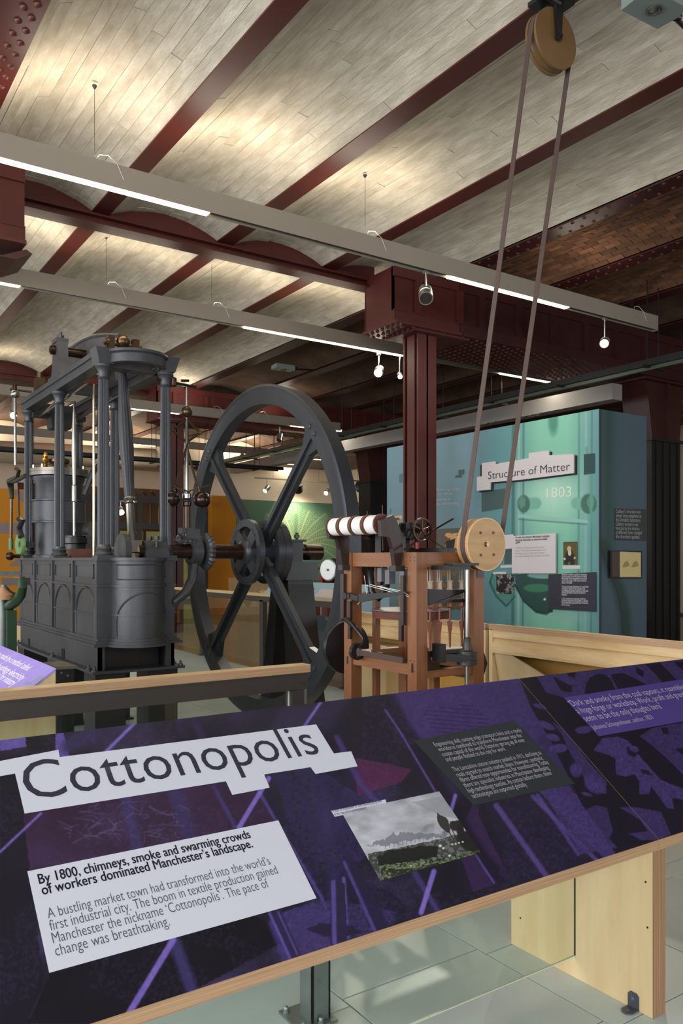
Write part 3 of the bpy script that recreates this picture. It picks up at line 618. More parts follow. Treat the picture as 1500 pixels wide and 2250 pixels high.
for i, (s, x) in enumerate((("Manchester's industries supplied the technology", 1289), ('to help scientists uncover the structure of matter.', 1289), ('Metropolitan-Vickers made the first commercial', 1289), ('electron microscopes in 1936. It could reveal tiny', 1288), ('objects in fine detail.', 1257), ('', 0), ('Today, the University of Manchester is a world leader', 1293), ('in molecular research. It was a partner in the', 1285), ('groundbreaking Daresbury Laboratory, which used', 1292), ('powerful light beams to study the structure of', 1286), ('materials.', 1245), ('', 0), ('In 2003, scientists at the university carried out', 1286), ('pioneering experiments with graphene, a material', 1291), ('whose extraordinary properties could revolutionise', 1292), ('the 21st century.', 1252))):
    if s: wtext(s, 1234, 1264.5+i*4.4, x, 1264.5+i*4.45, .024, mat('white_small_print', (214, 212, 220), .5), b_, .031, .01)
def portrait(px, py, a, b):
    c = np.tile(np.array([92., 80, 44]), (len(px), 1)); c = over(c, mell(px, py, 1251, 1232, 13, 28, 0, .3), (24, 24, 22)); c = over(c, mell(px, py, 1250, 1206, 5, 7), (206, 180, 130)); c = over(c, mell(px, py, 1251, 1215, 4, 7), (214, 206, 176)); c = over(c, mell(px, py, 1262, 1226, 2.5, 3), (200, 170, 120)); c = over(c, mell(px, py, 1240, 1228, 3, 3), (210, 190, 140)); return over(c, mell(px, py, 1250, 1238, 3, 4), (170, 140, 80), .6)
def wprint(name, x0, y0, x1, y1, fn, nu, nv, lift=.004, lab=None):
    a, q = P(x0, y1, X=WX-lift), P(x1, y0, X=WX-lift); o = grid(name, (WX-lift, a.y, a.z), (0, q.y-a.y, 0), (0, 0, q.z-a.z), nu, nv, fn, PAINT, T)
    if lab: o['label'] = lab
wprint('portrait_print', 1237, 1190, 1268, 1241, portrait, 60, 80, .006, 'small portrait painting print'); wplate([(1236, 1243), (1275, 1242), (1275, 1250), (1236, 1250)], 'caption_strip', WHITES, .006, .004)
wprint('crowd_print', 1090, 1262, 1128, 1304, lambda x, y, a, b: np.repeat((30+190*(nz(x, y, 5, 3) > .56)*nz(x, y, 3))[:, None], 3, 1), 70, 70, .008, 'black and white crowd photograph'); wplate([(1084, 1257), (1112, 1256), (1112, 1262), (1084, 1262)], 'caption_strip', WHITES, .008, .004); wplate([(1100, 1242), (1128, 1241), (1128, 1247), (1100, 1248)], 'caption_strip', WHITES, .008, .004)
def machp(px, py, a, b):
    c = np.tile(np.array([92., 92, 86]), (len(px), 1)); m = (px > 978)*(py > 1171)*(py < 1220)*(px < 1006)
    c = over(c, m*1., (120, 78, 44)); c = over(c, m*(nz(px, py, 8) > .5), (226, 176, 124)); c = over(c, mpoly(px, py, [(983, 1188), (1000, 1183), (996, 1212), (976, 1208)]), (36, 26, 20)); return over(c, (py > 1225)*(nz(px, py, 9) > .55)*1., (150, 104, 50), .7)
wprint('machine_print', 950, 1160, 1012, 1335, machp, 70, 140, .006, 'tall printed panel with a glowing machine photograph')
def stx(s, x0, y0, x1, y1, h, par): a, q = P(x0, y0, Y=wb.y-.012), P(x1, y1, Y=wb.y-.012); return lettering(s, a, q, (0, -1, 0), mat('soft_white_print', (170, 170, 172), .5), par, h=h, vdir=(0, 0, 1), lift=.002)
def splate(pts, name, m, lift, par=T, lab=None): return MB().prism([(p.x, wb.y-lift, p.z) for p in (P(a, b_, Y=wb.y) for a, b_ in pts)], (0, .008, 0)).obj(name, m, par, smooth=False, label=lab)
b_ = splate([(1350, 1117), (1418, 1119), (1418, 1189), (1350, 1187)], 'side_text_panel', mat('dark_olive_print', (48, 54, 54), .6), .009, lab='dark square text panel on the wall end')
for i, s in enumerate(("Cadbury's chocolate was", 'tested using equipment at', 'the Daresbury Laboratory.', 'Cadbury wanted to see', 'how storing the mixture', 'at different times changed', "the chocolate's qualities.")): stx(s, 1352, 1127+i*9.2, (1406, 1408, 1407, 1401, 1404, 1409, 1405)[i], 1128.5+i*9.2, .045, b_)
b_ = splate([(1336, 1209), (1405, 1211), (1405, 1271), (1336, 1270)], 'framed_picture', BLACK, .03, lab='small dark framed sepia drawing'); splate([(1339, 1212), (1356, 1212), (1356, 1267), (1339, 1267)], 'picture_caption', mat('brown_caption', (74, 56, 52), .6), .034, b_); splate([(1356, 1212), (1402, 1214), (1402, 1268), (1356, 1268)], 'picture_print', mat('sepia_paper', (208, 190, 130), .5), .034, b_)
for cx in (1369, 1389): splate([(cx-8, 1246), (cx-3, 1236), (cx+3, 1232), (cx+6, 1238), (cx+8, 1243), (cx, 1246)], 'sketch', mat('sepia_sketch', (160, 140, 92), .6), .038, b_)
#@@BG_END

# ================================================================= foreground sloping desk
DY0, DZ0, DY1, DZ1 = 1.711, .616, 2.369, 1.10
dl = math.hypot(DY1-DY0, DZ1-DZ0); DV = Vector((0, (DY1-DY0)/dl, (DZ1-DZ0)/dl)); DN = Vector((0, -DV.z, DV.y)); XS = 2.513
def D(px, py, lift=0): return onplane(px, py, (0, DY0, DZ0)+DN*lift if False else Vector((0, DY0, DZ0))+DN*lift, DN)
def purple(px, py, a, b):
    n1 = nz(px, py, 90)[:, None]; n2 = nz(px*1.0, py, 7, 2)[:, None]
    c = np.array([[36., 31, 52]])*(.6+.7*n1); c = c+np.array([[16., 12, 30]])*np.clip(n1-.45, 0, 1)*2
    O = lambda m, col, al=1: over(c, m, col, al)
    c = O(mpoly(px, py, [(45, 1700), (330, 1690), (560, 1740), (640, 1830), (60, 1910)]), (66, 30, 66), .55)
    c = O(mpoly(px, py, [(0, 1600), (55, 1600), (60, 1640), (0, 1650)]), (92, 74, 156)); c = O(mpoly(px, py, [(55, 1600), (120, 1595), (122, 1648), (58, 1650)]), (26, 24, 36))
    c = O(mpoly(px, py, [(122, 1603), (138, 1602), (160, 1690), (122, 1690)]), (88, 70, 150)); c = O(mpoly(px, py, [(0, 1700), (40, 1695), (95, 2160), (60, 2250), (0, 2250)]), (22, 20, 34), .9)
    c = O(mpoly(px, py, [(110, 2140), (560, 2010), (640, 2060), (420, 2180), (200, 2250), (60, 2250)]), (16, 15, 26), .9)
    c = O(mpoly(px, py, [(600, 1690), (760, 1640), (880, 1800), (700, 1990), (640, 1830)])*(n2[:, 0] > .3), (44, 34, 88), .6)
    c = O(mpoly(px, py, [(742, 1590), (856, 1600), (920, 1650), (850, 1700), (785, 1745), (700, 1690)]), (30, 24, 44), .7)
    c = O(mpoly(px, py, [(780, 1665), (905, 1690), (880, 1720), (785, 1748)]), (98, 30, 80), .7)
    c = O(mpoly(px, py, [(850, 1520), (1140, 1490), (1230, 1590), (1150, 1640), (950, 1640), (880, 1600)]), (66, 44, 112), .85)
    s_ = ((py*1.0-px*.08) % 9 < 2.2)*mpoly(px, py, [(925, 1560), (1040, 1545), (1085, 1600), (960, 1620)]); c = O(s_, (42, 28, 74), .8)
    c = O(mpoly(px, py, [(1020, 1510), (1130, 1492), (1330, 1700), (1230, 1700)])*1., (52, 42, 96), .7)
    c = O(mpoly(px, py, [(1060, 1760), (1190, 1735), (1360, 1880), (1240, 1935), (1130, 1930)]), (34, 28, 52), .9); c = O(mpoly(px, py, [(1180, 1735), (1270, 1745), (1400, 1870), (1330, 1890)]), (62, 50, 118), .85)
    c = O(mpoly(px, py, [(1060, 1720), (1050, 1790), (1120, 1930), (1040, 1960), (1000, 1850)]), (60, 34, 84), .7)
    c = O(mpoly(px, py, [(700, 1900), (860, 1960), (900, 2000), (740, 2060), (690, 2010)]), (28, 24, 48), .8)
    c = O(mpoly(px, py, [(600, 2010), (690, 1985), (800, 2030), (640, 2080)])*1., (58, 48, 112), .7)
    # machine rods and cables in the print
    for pts, w_, col in (([(740, 1620), (790, 1720), (860, 1800), (900, 1900), (960, 2000)], 12, (66, 52, 118)), ([(860, 1540), (890, 1600), (905, 1620), (985, 1760), (1050, 1870), (1100, 1930)], 26, (24, 20, 40)), ([(846, 1560), (880, 1610), (980, 1780), (1085, 1940)], 5, (86, 66, 146)),
                         ([(1090, 1770), (1200, 1925)], 12, (88, 66, 140)), ([(1110, 1770), (1216, 1915)], 5, (40, 30, 60)), ([(1170, 1750), (1310, 1890)], 9, (82, 64, 140)), ([(560, 1690), (620, 1800), (720, 1960), (790, 2050)], 20, (28, 24, 52)), ([(540, 1690), (610, 1810), (705, 1970), (745, 2060)], 7, (74, 60, 136)), ([(430, 1590), (460, 1650), (520, 1720)], 16, (44, 34, 74)),
                         ([(470, 1730), (540, 1860)], 9, (60, 48, 112)), ([(600, 2030), (640, 2130)], 20, (60, 48, 116)), ([(735, 1920), (745, 2070)], 34, (38, 32, 78)), ([(755, 1930), (765, 2060)], 7, (96, 84, 168)), ([(270, 1720), (300, 1860)], 26, (56, 44, 96)), ([(380, 1720), (420, 1850)], 34, (54, 44, 90)), ([(380, 2060), (430, 2200)], 26, (58, 48, 108)), ([(200, 1610), (150, 1640)], 30, (48, 40, 82))):
        c = O(mline(px, py, pts, w_, w_*.45), col, .85)
    tex = (nz(px, py, 5, 2) > .58)*(nz(px, py, 120, 2) > .5); c = O(tex*1., (72, 60, 118), .2)
    for pts, w_ in (([(300, 1585), (232, 1652)], 7), ([(90, 1787), (0, 1872)], 5), ([(705, 1542), (668, 1596)], 6), ([(590, 1710), (525, 1818)], 9), ([(1000, 1748), (985, 1800)], 8), ([(953, 1915), (925, 2005)], 10), ([(380, 2066), (275, 2240)], 14)):
        c = O(mline(px, py, pts, w_, 4), (122, 96, 196), .9)
    for k in range(60):   # loose cotton fibres
        x0 = 150+random.random()*260; y0 = 1760+random.random()*80; c = O(mseg(px, py, x0, y0, x0+random.uniform(-45, 45), y0+random.uniform(-15, 25), 1.6, 1.5), (110, 92, 150), .5)
    # gear wheels photographed in the print, measured on a 4.17 times enlargement
    Zp = lambda L: [(1140+x/4.167, 1450+y/4.167) for x, y in L]; PU, DK = (62, 49, 108), (24, 20, 36)
    tx = .8+.4*nz(px*2.2, py*2.2, 9, 2)[:, None]; G = np.array([PU])*tx
    def OG(m, al=.95): 
        nonlocal c
        c = c*(1-m[:, None]*al)+G*(m[:, None]*al)
    c = O(mpoly(px, py, Zp([(0, 170), (1700, -60), (1700, 2300), (900, 1800), (560, 1300), (480, 1130), (300, 760), (100, 420)])), DK, .92)
    OG(mpoly(px, py, Zp([(200, 1190), (460, 1150), (620, 1420), (900, 1720), (560, 1780), (400, 1500)])), .8)
    OG(mpoly(px, py, Zp([(160, 150), (1700, -60), (1700, 220), (430, 350), (250, 300)])), .8)
    for L in ([(600, 320), (610, 230), (650, 160), (720, 125), (790, 135), (840, 180), (890, 290)], [(840, 135), (950, 120), (1080, 180), (1180, 240), (910, 280), (870, 200)], [(1150, 40), (1290, 25), (1450, 190), (1320, 215), (1240, 120)], [(1420, 20), (1600, 0), (1600, 120), (1500, 100)],
              [(430, 120), (520, 110), (510, 165), (460, 150)], [(1060, 60), (1140, 100), (1140, 160), (1080, 130)], [(310, 150), (400, 200), (490, 240), (480, 300), (380, 280), (340, 210)]): c = O(mpoly(px, py, Zp(L)), DK, .92)
    OG(mpoly(px, py, Zp([(300, 560), (420, 650), (520, 780), (650, 950), (800, 1110), (800, 1230), (700, 1200), (600, 1100), (560, 1000), (480, 880), (400, 700)])), .75)
    for x, y, rx, ry, an in ((250, 600, 95, 36, .4), (310, 710, 75, 36, .3), (360, 810, 100, 46, -.1), (520, 1010, 62, 75, -.3), (690, 1140, 120, 85, .7), (120, 580, 60, 26, .2), (190, 425, 75, 22, .3), (590, 640, 85, 40, -.1), (620, 1230, 60, 20, .3)): OG(mell(px, py, 1140+x/4.167, 1450+y/4.167, rx/4.167, ry/4.167, an, .25))
    OG(mpoly(px, py, Zp([(680, 830), (760, 720), (900, 700), (1000, 740), (1120, 900), (1300, 1100), (1500, 1180), (1700, 1200), (1700, 1330), (1400, 1260), (1420, 1370), (1350, 1350), (1210, 1160), (1190, 1230), (1100, 1230), (1100, 1110), (1060, 1050), (980, 1070), (890, 1050), (880, 900), (820, 870)])))
    OG(mpoly(px, py, Zp([(1230, 620), (1700, 540), (1700, 1200), (1500, 1050), (1350, 900), (1200, 770), (1100, 700)])), .8)
    for L in ([(980, 800), (1050, 770), (1110, 850), (1050, 890), (1000, 870)], [(1110, 1000), (1180, 1010), (1220, 1060), (1130, 1040)], [(1430, 820), (1520, 800), (1530, 900)], [(1300, 620), (1360, 620), (1370, 680), (1320, 680)]): c = O(mpoly(px, py, Zp(L)), DK, .9)
    OG(mell(px, py, 1140+1050/4.167, 1450+815/4.167, 14, 8, .3, .3)); OG(mpoly(px, py, Zp([(920, 1350), (1080, 1350), (1300, 1390), (1390, 1600), (1250, 1650), (1120, 1650), (1000, 1590), (1180, 1570), (1100, 1460)])), .8); OG(mpoly(px, py, Zp([(590, 1380), (700, 1330), (800, 1350), (860, 1560), (820, 1640), (720, 1540), (640, 1440)])), .7)
    c = O(mline(px, py, Zp([(170, 1240), (430, 1610), (540, 1780)]), 8, 4), (80, 62, 136), .8)
    Z2 = lambda L: [(560+x/3.75, 1900+y/3.75) for x, y in L]; lea = (np.abs(nz(px*1.6, py*1.6, 9, 2)-.5) < .09)
    m = mpoly(px, py, Z2([(200, 400), (520, 290), (900, 330), (1170, 390), (1150, 480), (900, 590), (640, 680), (380, 750), (260, 480)])); OG(m*(.45+.45*lea), .9)
    c = O(mpoly(px, py, Z2([(420, 530), (540, 480), (780, 500), (900, 560), (720, 600), (560, 590)])), (32, 26, 52), .9); OG(mpoly(px, py, Z2([(380, 740), (400, 570), (620, 610), (640, 670)])), .8)
    c = O(mpoly(px, py, Z2([(620, 140), (740, 150), (760, 620), (620, 660)])), (38, 32, 64), .95); c = O(mline(px, py, Z2([(645, 145), (655, 640)]), 10, 4), (86, 70, 150), .9)
    c = O(mline(px, py, Z2([(770, -20), (1050, 520)]), 30, 4), (36, 30, 62), .95); c = O(mline(px, py, Z2([(735, -20), (985, 540)]), 7, 4), (78, 62, 140), .9)
    c = O(mline(px, py, Z2([(170, 400), (330, 760)]), 26, 4), (40, 33, 70), .95); c = O(mline(px, py, Z2([(120, 400), (290, 770)]), 6, 3), (88, 72, 156), .9); c = O(mline(px, py, Z2([(190, 390), (350, 740)]), 4, 3), (84, 68, 148), .9)
    for pts, w_ in (([(953, 1915), (925, 2005)], 10), ([(590, 1710), (525, 1818)], 9)): c = O(mline(px, py, pts, w_, 4), (118, 94, 190), .9)
    sp = (nz(px*3, py*3, 9, 1)[:, None]-.5)*22*np.clip(c[:, 2:3]/150, 0, 1)
    c = c*(.93+.14*n2)+sp*.6; g_ = c.mean(1, keepdims=True); return g_+(c-g_)*.86
T = thing('sloping_desk', 'large purple sloping information desk headed Cottonopolis in the foreground', 'desk', (XS, 2.1, 0))
def board(x0, x1, nm):
    MB().prism([(x0, DY0, DZ0-.002), (x0, DY1, DZ1-.002), (x0, DY1, DZ1-.036), (x0, DY0, DZ0-.036)], (x1-x0, 0, 0)).obj(nm, PLYE, T, smooth=False)
def dprint(x0, x1, nu, nv):
    return grid('graphic_panel', tuple(Vector((x0, DY0, DZ0))), (x1-x0, 0, 0), tuple(DV*dl), nu, nv, purple, PAINTG, T)
board(-.15, XS-.0012, 'backing_board'); board(XS+.0012, 4.4, 'backing_board')
g1 = dprint(-.15, XS-.0016, 820, 270); g2 = dprint(XS+.0016, 4.4, 560, 230); g2.name = 'graphic_panel.001'
for x0, x1 in ((XS-.037, XS-.001), (XS+.001, XS+.037)):
    MB().prism([(x0, DY0, 0), (x0, DY0, DZ0-.037), (x0, DY1+.008, DZ1-.037+.006), (x0, DY1+.008, 0)], (x1-x0, 0, 0)).obj('leg_panel', PLY, T, smooth=False)
    MB().box(x0+.001, x1-.001, DY0-.0015, DY0, 0, DZ0-.037).obj('leg_edge', mat('plywood_edge_upright', (178, 140, 104), .55, var=.45, scale=5, st=(90, .4, .4), col2=(120, 86, 58)), T, smooth=False)
xl = XS-.0372
for a, b_ in ((P(1418, 1938, X=xl), 0), (P(1422, 2038, X=xl), 0), (P(1143, 2017, X=xl), 0)): MB().cyl(a, a+Vector((-.001, 0, 0)), .004, n=8).obj('screw', BLACK, T, smooth=False)
MB().box(xl-.002, xl+.01, 2.044, 2.05, .085, .80).obj('glass_slot', BLACK, T, smooth=False)
a = P(1392, 2205, X=xl)
br = MB().prism([(xl, a.y-.022, .002), (xl, a.y-.022, .05), (xl, a.y-.012, .06), (xl, a.y+.012, .06), (xl, a.y+.022, .05), (xl, a.y+.022, .002)], (-.004, 0, 0)).prism([(xl, a.y-.022, .002), (xl-.04, a.y-.022, .002), (xl-.055, a.y-.01, .002), (xl-.055, a.y+.01, .002), (xl-.04, a.y+.022, .002), (xl, a.y+.022, .002)], (0, 0, .004)).obj('angle_bracket', mat('dark_blue_grey_bracket', (66, 68, 80), .4), T, smooth=False)
MB().cyl((xl-.004, a.y, .038), (xl-.006, a.y, .038), .006, n=8).cyl((xl-.033, a.y, .006), (xl-.033, a.y, .008), .006, n=8).obj('screw', GALV, br)
# steel post with bolted foot
pc = P(664, 2216, Z=0.0); px_, py_ = pc.x, pc.y
def slope_z(y): return DZ0+(y-DY0)*(DZ1-DZ0)/(DY1-DY0)
zt = slope_z(min(py_-.05, DY1-.05))-.04; py_ = min(py_, DY1+.02)
po = MB().box(px_-.03, px_-.022, py_-.05, py_+.03, .008, zt).box(px_-.03, px_+.045, py_-.05, py_-.042, .008, zt).box(px_+.037, px_+.045, py_-.05, py_+.03, .008, zt).box(px_-.03, px_+.045, py_-.12, py_-.0, zt-.02, zt+.0).obj('steel_post', GALV, T, smooth=False)
MB().box(px_-.085, px_+.06, py_-.075, py_+.085, 0, .008).obj('foot_plate', GALV, po, smooth=False)
for dx, dy in ((-.065, -.055), (-.065, .065), (-.0, -.06), (.05, .07)): MB().lathe((px_+dx, py_+dy, .008), (0, 0, 1), [(0, .012), (.006, .012), (.006, .009), (.016, .009), (.02, .006), (.022, .001)], 8).obj('foot_bolt', GALV, po)
MB().box(.1, xl, 2.044, 2.05, .085, slope_z(2.047)-.04).obj('glass_pane', GLASS, T, smooth=False)
MB().box(.1, xl, 2.0435, 2.0505, .081, .085).obj('glass_edge', mat('pale_glass_edge', (190, 200, 176), .3), T, smooth=False)
# printed boxes
def dflat(pts, name, m, lift, par, lab=None, th=.0004):
    q = [D(a, b_, 0)+DN*lift for a, b_ in pts]; return MB().prism(q, DN*th).obj(name, m, par, smooth=False, label=lab)
tp = dflat([(-90, 1690), (128, 1648), (131, 1664), (694, 1592), (733, 1656), (771, 1651), (785, 1684), (693, 1701), (682, 1686), (580, 1702), (592, 1731), (510, 1747), (496, 1717), (54, 1788), (33, 1700), (-90, 1722)], 'title_print', WHITE, .0006, g1, 'white stepped title area')
def dtext(s, x0, y0, x1, y1, m, par, h=None, off=0, name='lettering'):
    a = D(x0, y0); b_ = D(x1, y1); b_ = Vector((b_.x, a.y, a.z)); return lettering(s, a, b_, DN, m, par, h=h, off=off, vdir=DV, lift=.0016)
dtext('Cottonopolis', 60, 1760, 708, 1662, INK, g1, h=.138, off=-.002)
dflat([(60, 1915), (611, 1803), (695, 1974), (108, 2138)], 'text_print', WHITE, .0006, g1, 'white text box')
for s, x0, y0, x1, y1, off, m in (('By 1800, chimneys, smoke and swarming crowds', 86, 1943, 551, 1842, .0001, INK), ('of workers dominated Manchester\u2019s landscape.', 93, 1967, 556, 1864, .0001, INK), ('A bustling market town had transformed into the world\u2019s', 106, 2019, 597, 1904, -.007, INKB),
                               ('first industrial city. The boom in textile production gained', 111, 2046, 613, 1923, -.007, INKB), ('Manchester the nickname \u2018Cottonopolis\u2019. The pace of', 117, 2074, 593, 1952, -.007, INKB), ('change was breathtaking.', 123, 2102, 374, 2035, -.007, INKB)):
    dtext(s, x0, y0, x1, y1, m, g1, h=.0285, off=off)
    if off > 0: dtext(s, x0+1.1, y0-.3, x1+1.1, y1, m, g1, h=.0285, off=off); dtext(s, x0+.5, y0+.6, x1+.5, y1, m, g1, h=.0285, off=off)
db = dflat([(908, 1628), (1130, 1584), (1263, 1722), (1040, 1770)], 'text_print', mat('dark_slate_print', (46, 49, 54), .42), .0005, g1, 'dark slate text box')
for s, x0, y0, x1, y1 in (('Engineering skill, cutting edge transport links and a ready', 956, 1641, 1147, 1609), ('workforce combined to transform Manchester into the', 965, 1652, 1148, 1621), ('cotton capital of the world. Factories sprang up all over', 973, 1663, 1155, 1631), ('and people flocked to the city for work.', 981, 1674, 1114, 1651),
                          ('The Lancashire cotton industry peaked in 1913, declining as', 997, 1696, 1191, 1659), ('rivals started to snatch market share. However, synthetic', 1005, 1708, 1194, 1670), ('fibres offered new opportunities for manufacturing. Today', 1013, 1719, 1208, 1681), ('there are specialist industries in Manchester developing', 1021, 1731, 1210, 1694), ('high-technology textiles. As cotton before them, these', 1030, 1743, 1216, 1706), ('technologies are exported globally.', 1039, 1755, 1161, 1730)):
    dtext(s, x0, y0, x1, y1, LINK, g1, h=.0205, off=-.012)
qb = dflat([(1238, 1533), (1580, 1480), (1700, 1550), (1315, 1618)], 'quote_print', mat('violet_print', (78, 62, 130), .42), .0005, g2, 'violet quotation box')
for s, x0, y0, x1, y1, h_ in (('\u2018Dark and smoky from the coal vapours, it resembles', 1255, 1553, 1506, 1512, .036), ('a huge forge or workshop. Work, profit and greed', 1270, 1569, 1507, 1530, .036), ('seem to be the only thoughts here\u2019', 1287, 1586, 1456, 1556, .036), ('Johanna Schopenhauer, author, 1831', 1304, 1604, 1437, 1581, .026)): dtext(s, x0, y0, x1, y1, LINK, g2, h=h_, off=-.012)
def landscape(px, py, a, b):
    Z3 = lambda L: [(760+x/4.84, 1750+y/4.84) for x, y in L]; O = over
    n = nz(px*1.0, py*2.0, 40, 4); c = (140+70*n)[:, None]*np.array([[1, 1, 1.04]]); fx = mpoly(px, py, Z3([(700, 60), (1060, -10), (1250, 260), (1000, 200)]))
    c = O(c, fx, (138, 138, 146), .6); j = nz(px, py, 8, 3)-.5
    c = O(c, mpoly(px+14*j, py+14*j, Z3([(200, 520), (450, 430), (620, 380), (900, 395), (1080, 380), (1060, 425), (750, 455), (400, 530)])), (112, 112, 122), .75)
    c = O(c, mell(px+12*j, py+12*j, 760+870/4.84, 1750+330/4.84, 24, 8, -.5, .6), (118, 118, 126), .6)
    land = mpoly(px, py+4*j, Z3([(230, 610), (600, 540), (1280, 385), (1600, 500), (1600, 1000), (300, 1000)])); t_ = nz(px, py, 5, 3); u_ = nz(px*1.5, py*3, 7, 3)
    c = O(c, land, (66, 68, 66)); c = O(c, land*(t_ > .55), (120, 122, 118), .7); c = O(c, mpoly(px+6*j, py+6*j, Z3([(330, 650), (450, 575), (600, 560), (800, 525), (980, 530), (970, 640), (700, 690), (350, 740)])), (26, 28, 28), .9)
    g = mpoly(px+3*j, py+5*j, Z3([(340, 730), (800, 690), (1050, 640), (1420, 560), (1500, 640), (700, 820), (420, 920)])); c = O(c, g, (74, 84, 62)); c = O(c, g*(u_ > .52), (126, 140, 104), .8); c = O(c, g*(t_ < .42), (30, 34, 28), .8)
    c = O(c, mpoly(px, py, Z3([(480, 780), (760, 760), (980, 700), (1000, 720), (740, 830), (480, 870)]))*(t_ > .46), (34, 36, 34), .8)
    c = O(c, mpoly(px+5*j, py+5*j, Z3([(965, 165), (1000, 200), (1060, 220), (1090, 260), (1105, 390), (1060, 375), (1010, 330), (965, 250)])), (48, 48, 48), .95)
    for x, y, rx, ry in ((1180, 310, 95, 62), (1280, 450, 110, 90), (1330, 520, 110, 70), (1220, 370, 40, 60)): c = O(c, mell(px+8*j, py+8*j, 760+x/4.84, 1750+y/4.84, rx/4.84, ry/4.84, 0, .2), (34, 34, 32), .95)
    for x in (1090, 1130, 1170): c = O(c, mseg(px, py, *Z3([(x, 360)])[0], *Z3([(x+70, 500)])[0], 1.6, 1), (40, 40, 38))
    for x, y, w_ in ((1000, 525, 5), (1035, 550, 4), (1100, 630, 4), (1130, 510, 3), (1165, 503, 3), (1200, 493, 3), (1240, 484, 3), (690, 740, 2.4)): c = O(c, mell(px, py, 760+x/4.84, 1750+y/4.84, w_, w_*.8, 0, .4), (196, 196, 196))
    for k in range(16): x = 420+k*45; c = O(c, mseg(px, py, *Z3([(x, 590-(x-260)*.21)])[0], *Z3([(x, 560-(x-260)*.21-15*(k % 3))])[0], 1.2, 1), (96, 96, 98), .8)
    return c
A0, A1, A2 = D(835, 1936), D(1060, 1880), D(765, 1782)
Lw = A1.x-A0.x; Lh = (A2-A0).dot(DV)
pg = grid('landscape_print', tuple(A0+DN*.0012), (Lw, 0, 0), tuple(DV*Lh), 330, 220, landscape, PAINTG, g1); pg['label'] = 'grey landscape painting of a smoky town'
cp = dflat([(727, 1782), (846, 1757), (851, 1770), (735, 1795)], 'caption_print', WHITE, .0006, g1)
dtext('A view of Manchester in 1840 showing the growth', 731, 1786, 840, 1764, INKB, g1, h=.011); dtext('of the town and its growing industry', 735, 1793, 806, 1778, INKB, g1, h=.011)

# ================================================================= barrier rail beyond the desk
T = thing('barrier_rail', 'grey steel barrier with a plywood handrail just beyond the purple desk', 'barrier', (1.4, 3.92, 0))
xr = P(682, 1463, Y=3.88).x; zb = .955
MB().box(-1.5, xr, 3.88, 3.97, .959, 1.0).obj('handrail', PLYE, T, smooth=False); MB().box(-1.5, xr, 3.88, 3.97, 1.0, 1.0015).obj('handrail_veneer', PLYX, T, smooth=False)
MB().box(-1.5, xr-.01, 3.895, 3.955, .862, .959).box(-1.5, xr-.01, 3.885, 3.965, .95, .958).obj('top_beam', STEEL, T, smooth=False)
x5, x6 = P(641, 1500, Y=3.895).x, P(668, 1500, Y=3.895).x
MB().box(x5, x6, 3.895, 3.965, .0, .86).obj('post', STEEL, T, smooth=False); MB().box(x6-.004, xr-.012, 3.9, 3.96, .0, .96).obj('post', GALV, T, smooth=False)
MB().box(-1.5, -1.43, 3.895, 3.965, 0, .86).obj('post', STEEL, T, smooth=False)
MB().box(x5-.006, x5, 3.92, 3.93, .09, .86).obj('glass_edge', mat('pale_glass_edge', (190, 200, 176)), T, smooth=False); MB().box(-1.4, x5-.01, 3.922, 3.928, .09, .86).obj('glass_pane', GLASS, T, smooth=False)
MB().cyl((x6+.01, 3.88, .9), (x6+.01, 3.875, .9), .008, n=8).obj('bolt', STEEL, T)

# lilac desk
T = thing('lilac_desk', 'lilac sloping panel on a plywood box at the left edge behind the barrier', 'desk', (.9, 5.2, 0))
e0 = P(122, 1468, Z=1.0); ly, lx = e0.y, e0.x; LV = Vector((-.66, 0, -.485)).normalized(); LN = Vector((-LV.z, 0, LV.x))*-1
if LN.z < 0: LN = -LN
MB().prism([(lx, ly, 0), (lx, ly, .985), (lx-.66, ly, .5), (lx-.66, ly, 0)], (0, .035, 0)).obj('end_panel', PLY, T, smooth=False)
MB().prism([(lx, ly+2.2, 0), (lx, ly+2.2, .985), (lx-.66, ly+2.2, .5), (lx-.66, ly+2.2, 0)], (0, -.035, 0)).obj('end_panel', PLY, T, smooth=False)
MB().box(lx-.03, lx-.001, ly+.04, ly+2.16, 0, .97).obj('back_panel', PLY, T, smooth=False)
lil = mat('lilac_print', (166, 150, 218), .35, var=.12, scale=3, col2=(150, 128, 206))
lp = MB().prism([(lx, ly-.005, 1.0), (lx-.67, ly-.005, .508), (lx-.67, ly-.005, .495), (lx, ly-.005, .986)], (0, 2.22, 0)).obj('graphic_panel', lil, T, smooth=False)
def LP(px, py): return onplane(px, py, (lx, ly, 1.0), LN)
for s, x0, y0, x1, y1 in (('be made by a method called', -75, 1418, 59, 1474), ('is sent high-voltage electricity', -90, 1425, 46, 1496), ('it sparked new ideas for industry', -100, 1430, 26, 1508)):
    b_ = LP(x1, y1); a = Vector((b_.x, b_.y+(.85 if 'method' in s else 1.0), b_.z)); lettering(s, a, b_, LN, mat('white_lettering', (240, 238, 246), .5), lp, h=.05, vdir=-LV, lift=.001, off=.005)
for q_ in ([(88, 1484), (97, 1487), (84, 1500), (66, 1500)], [(60, 1496), (66, 1498), (70, 1504), (50, 1504)]): MB().prism([LP(*q)+LN*.0006 for q in q_], LN*.0004).obj('printed_square', mat('lilac_grey_square', (140, 142, 168), .4), lp, smooth=False)

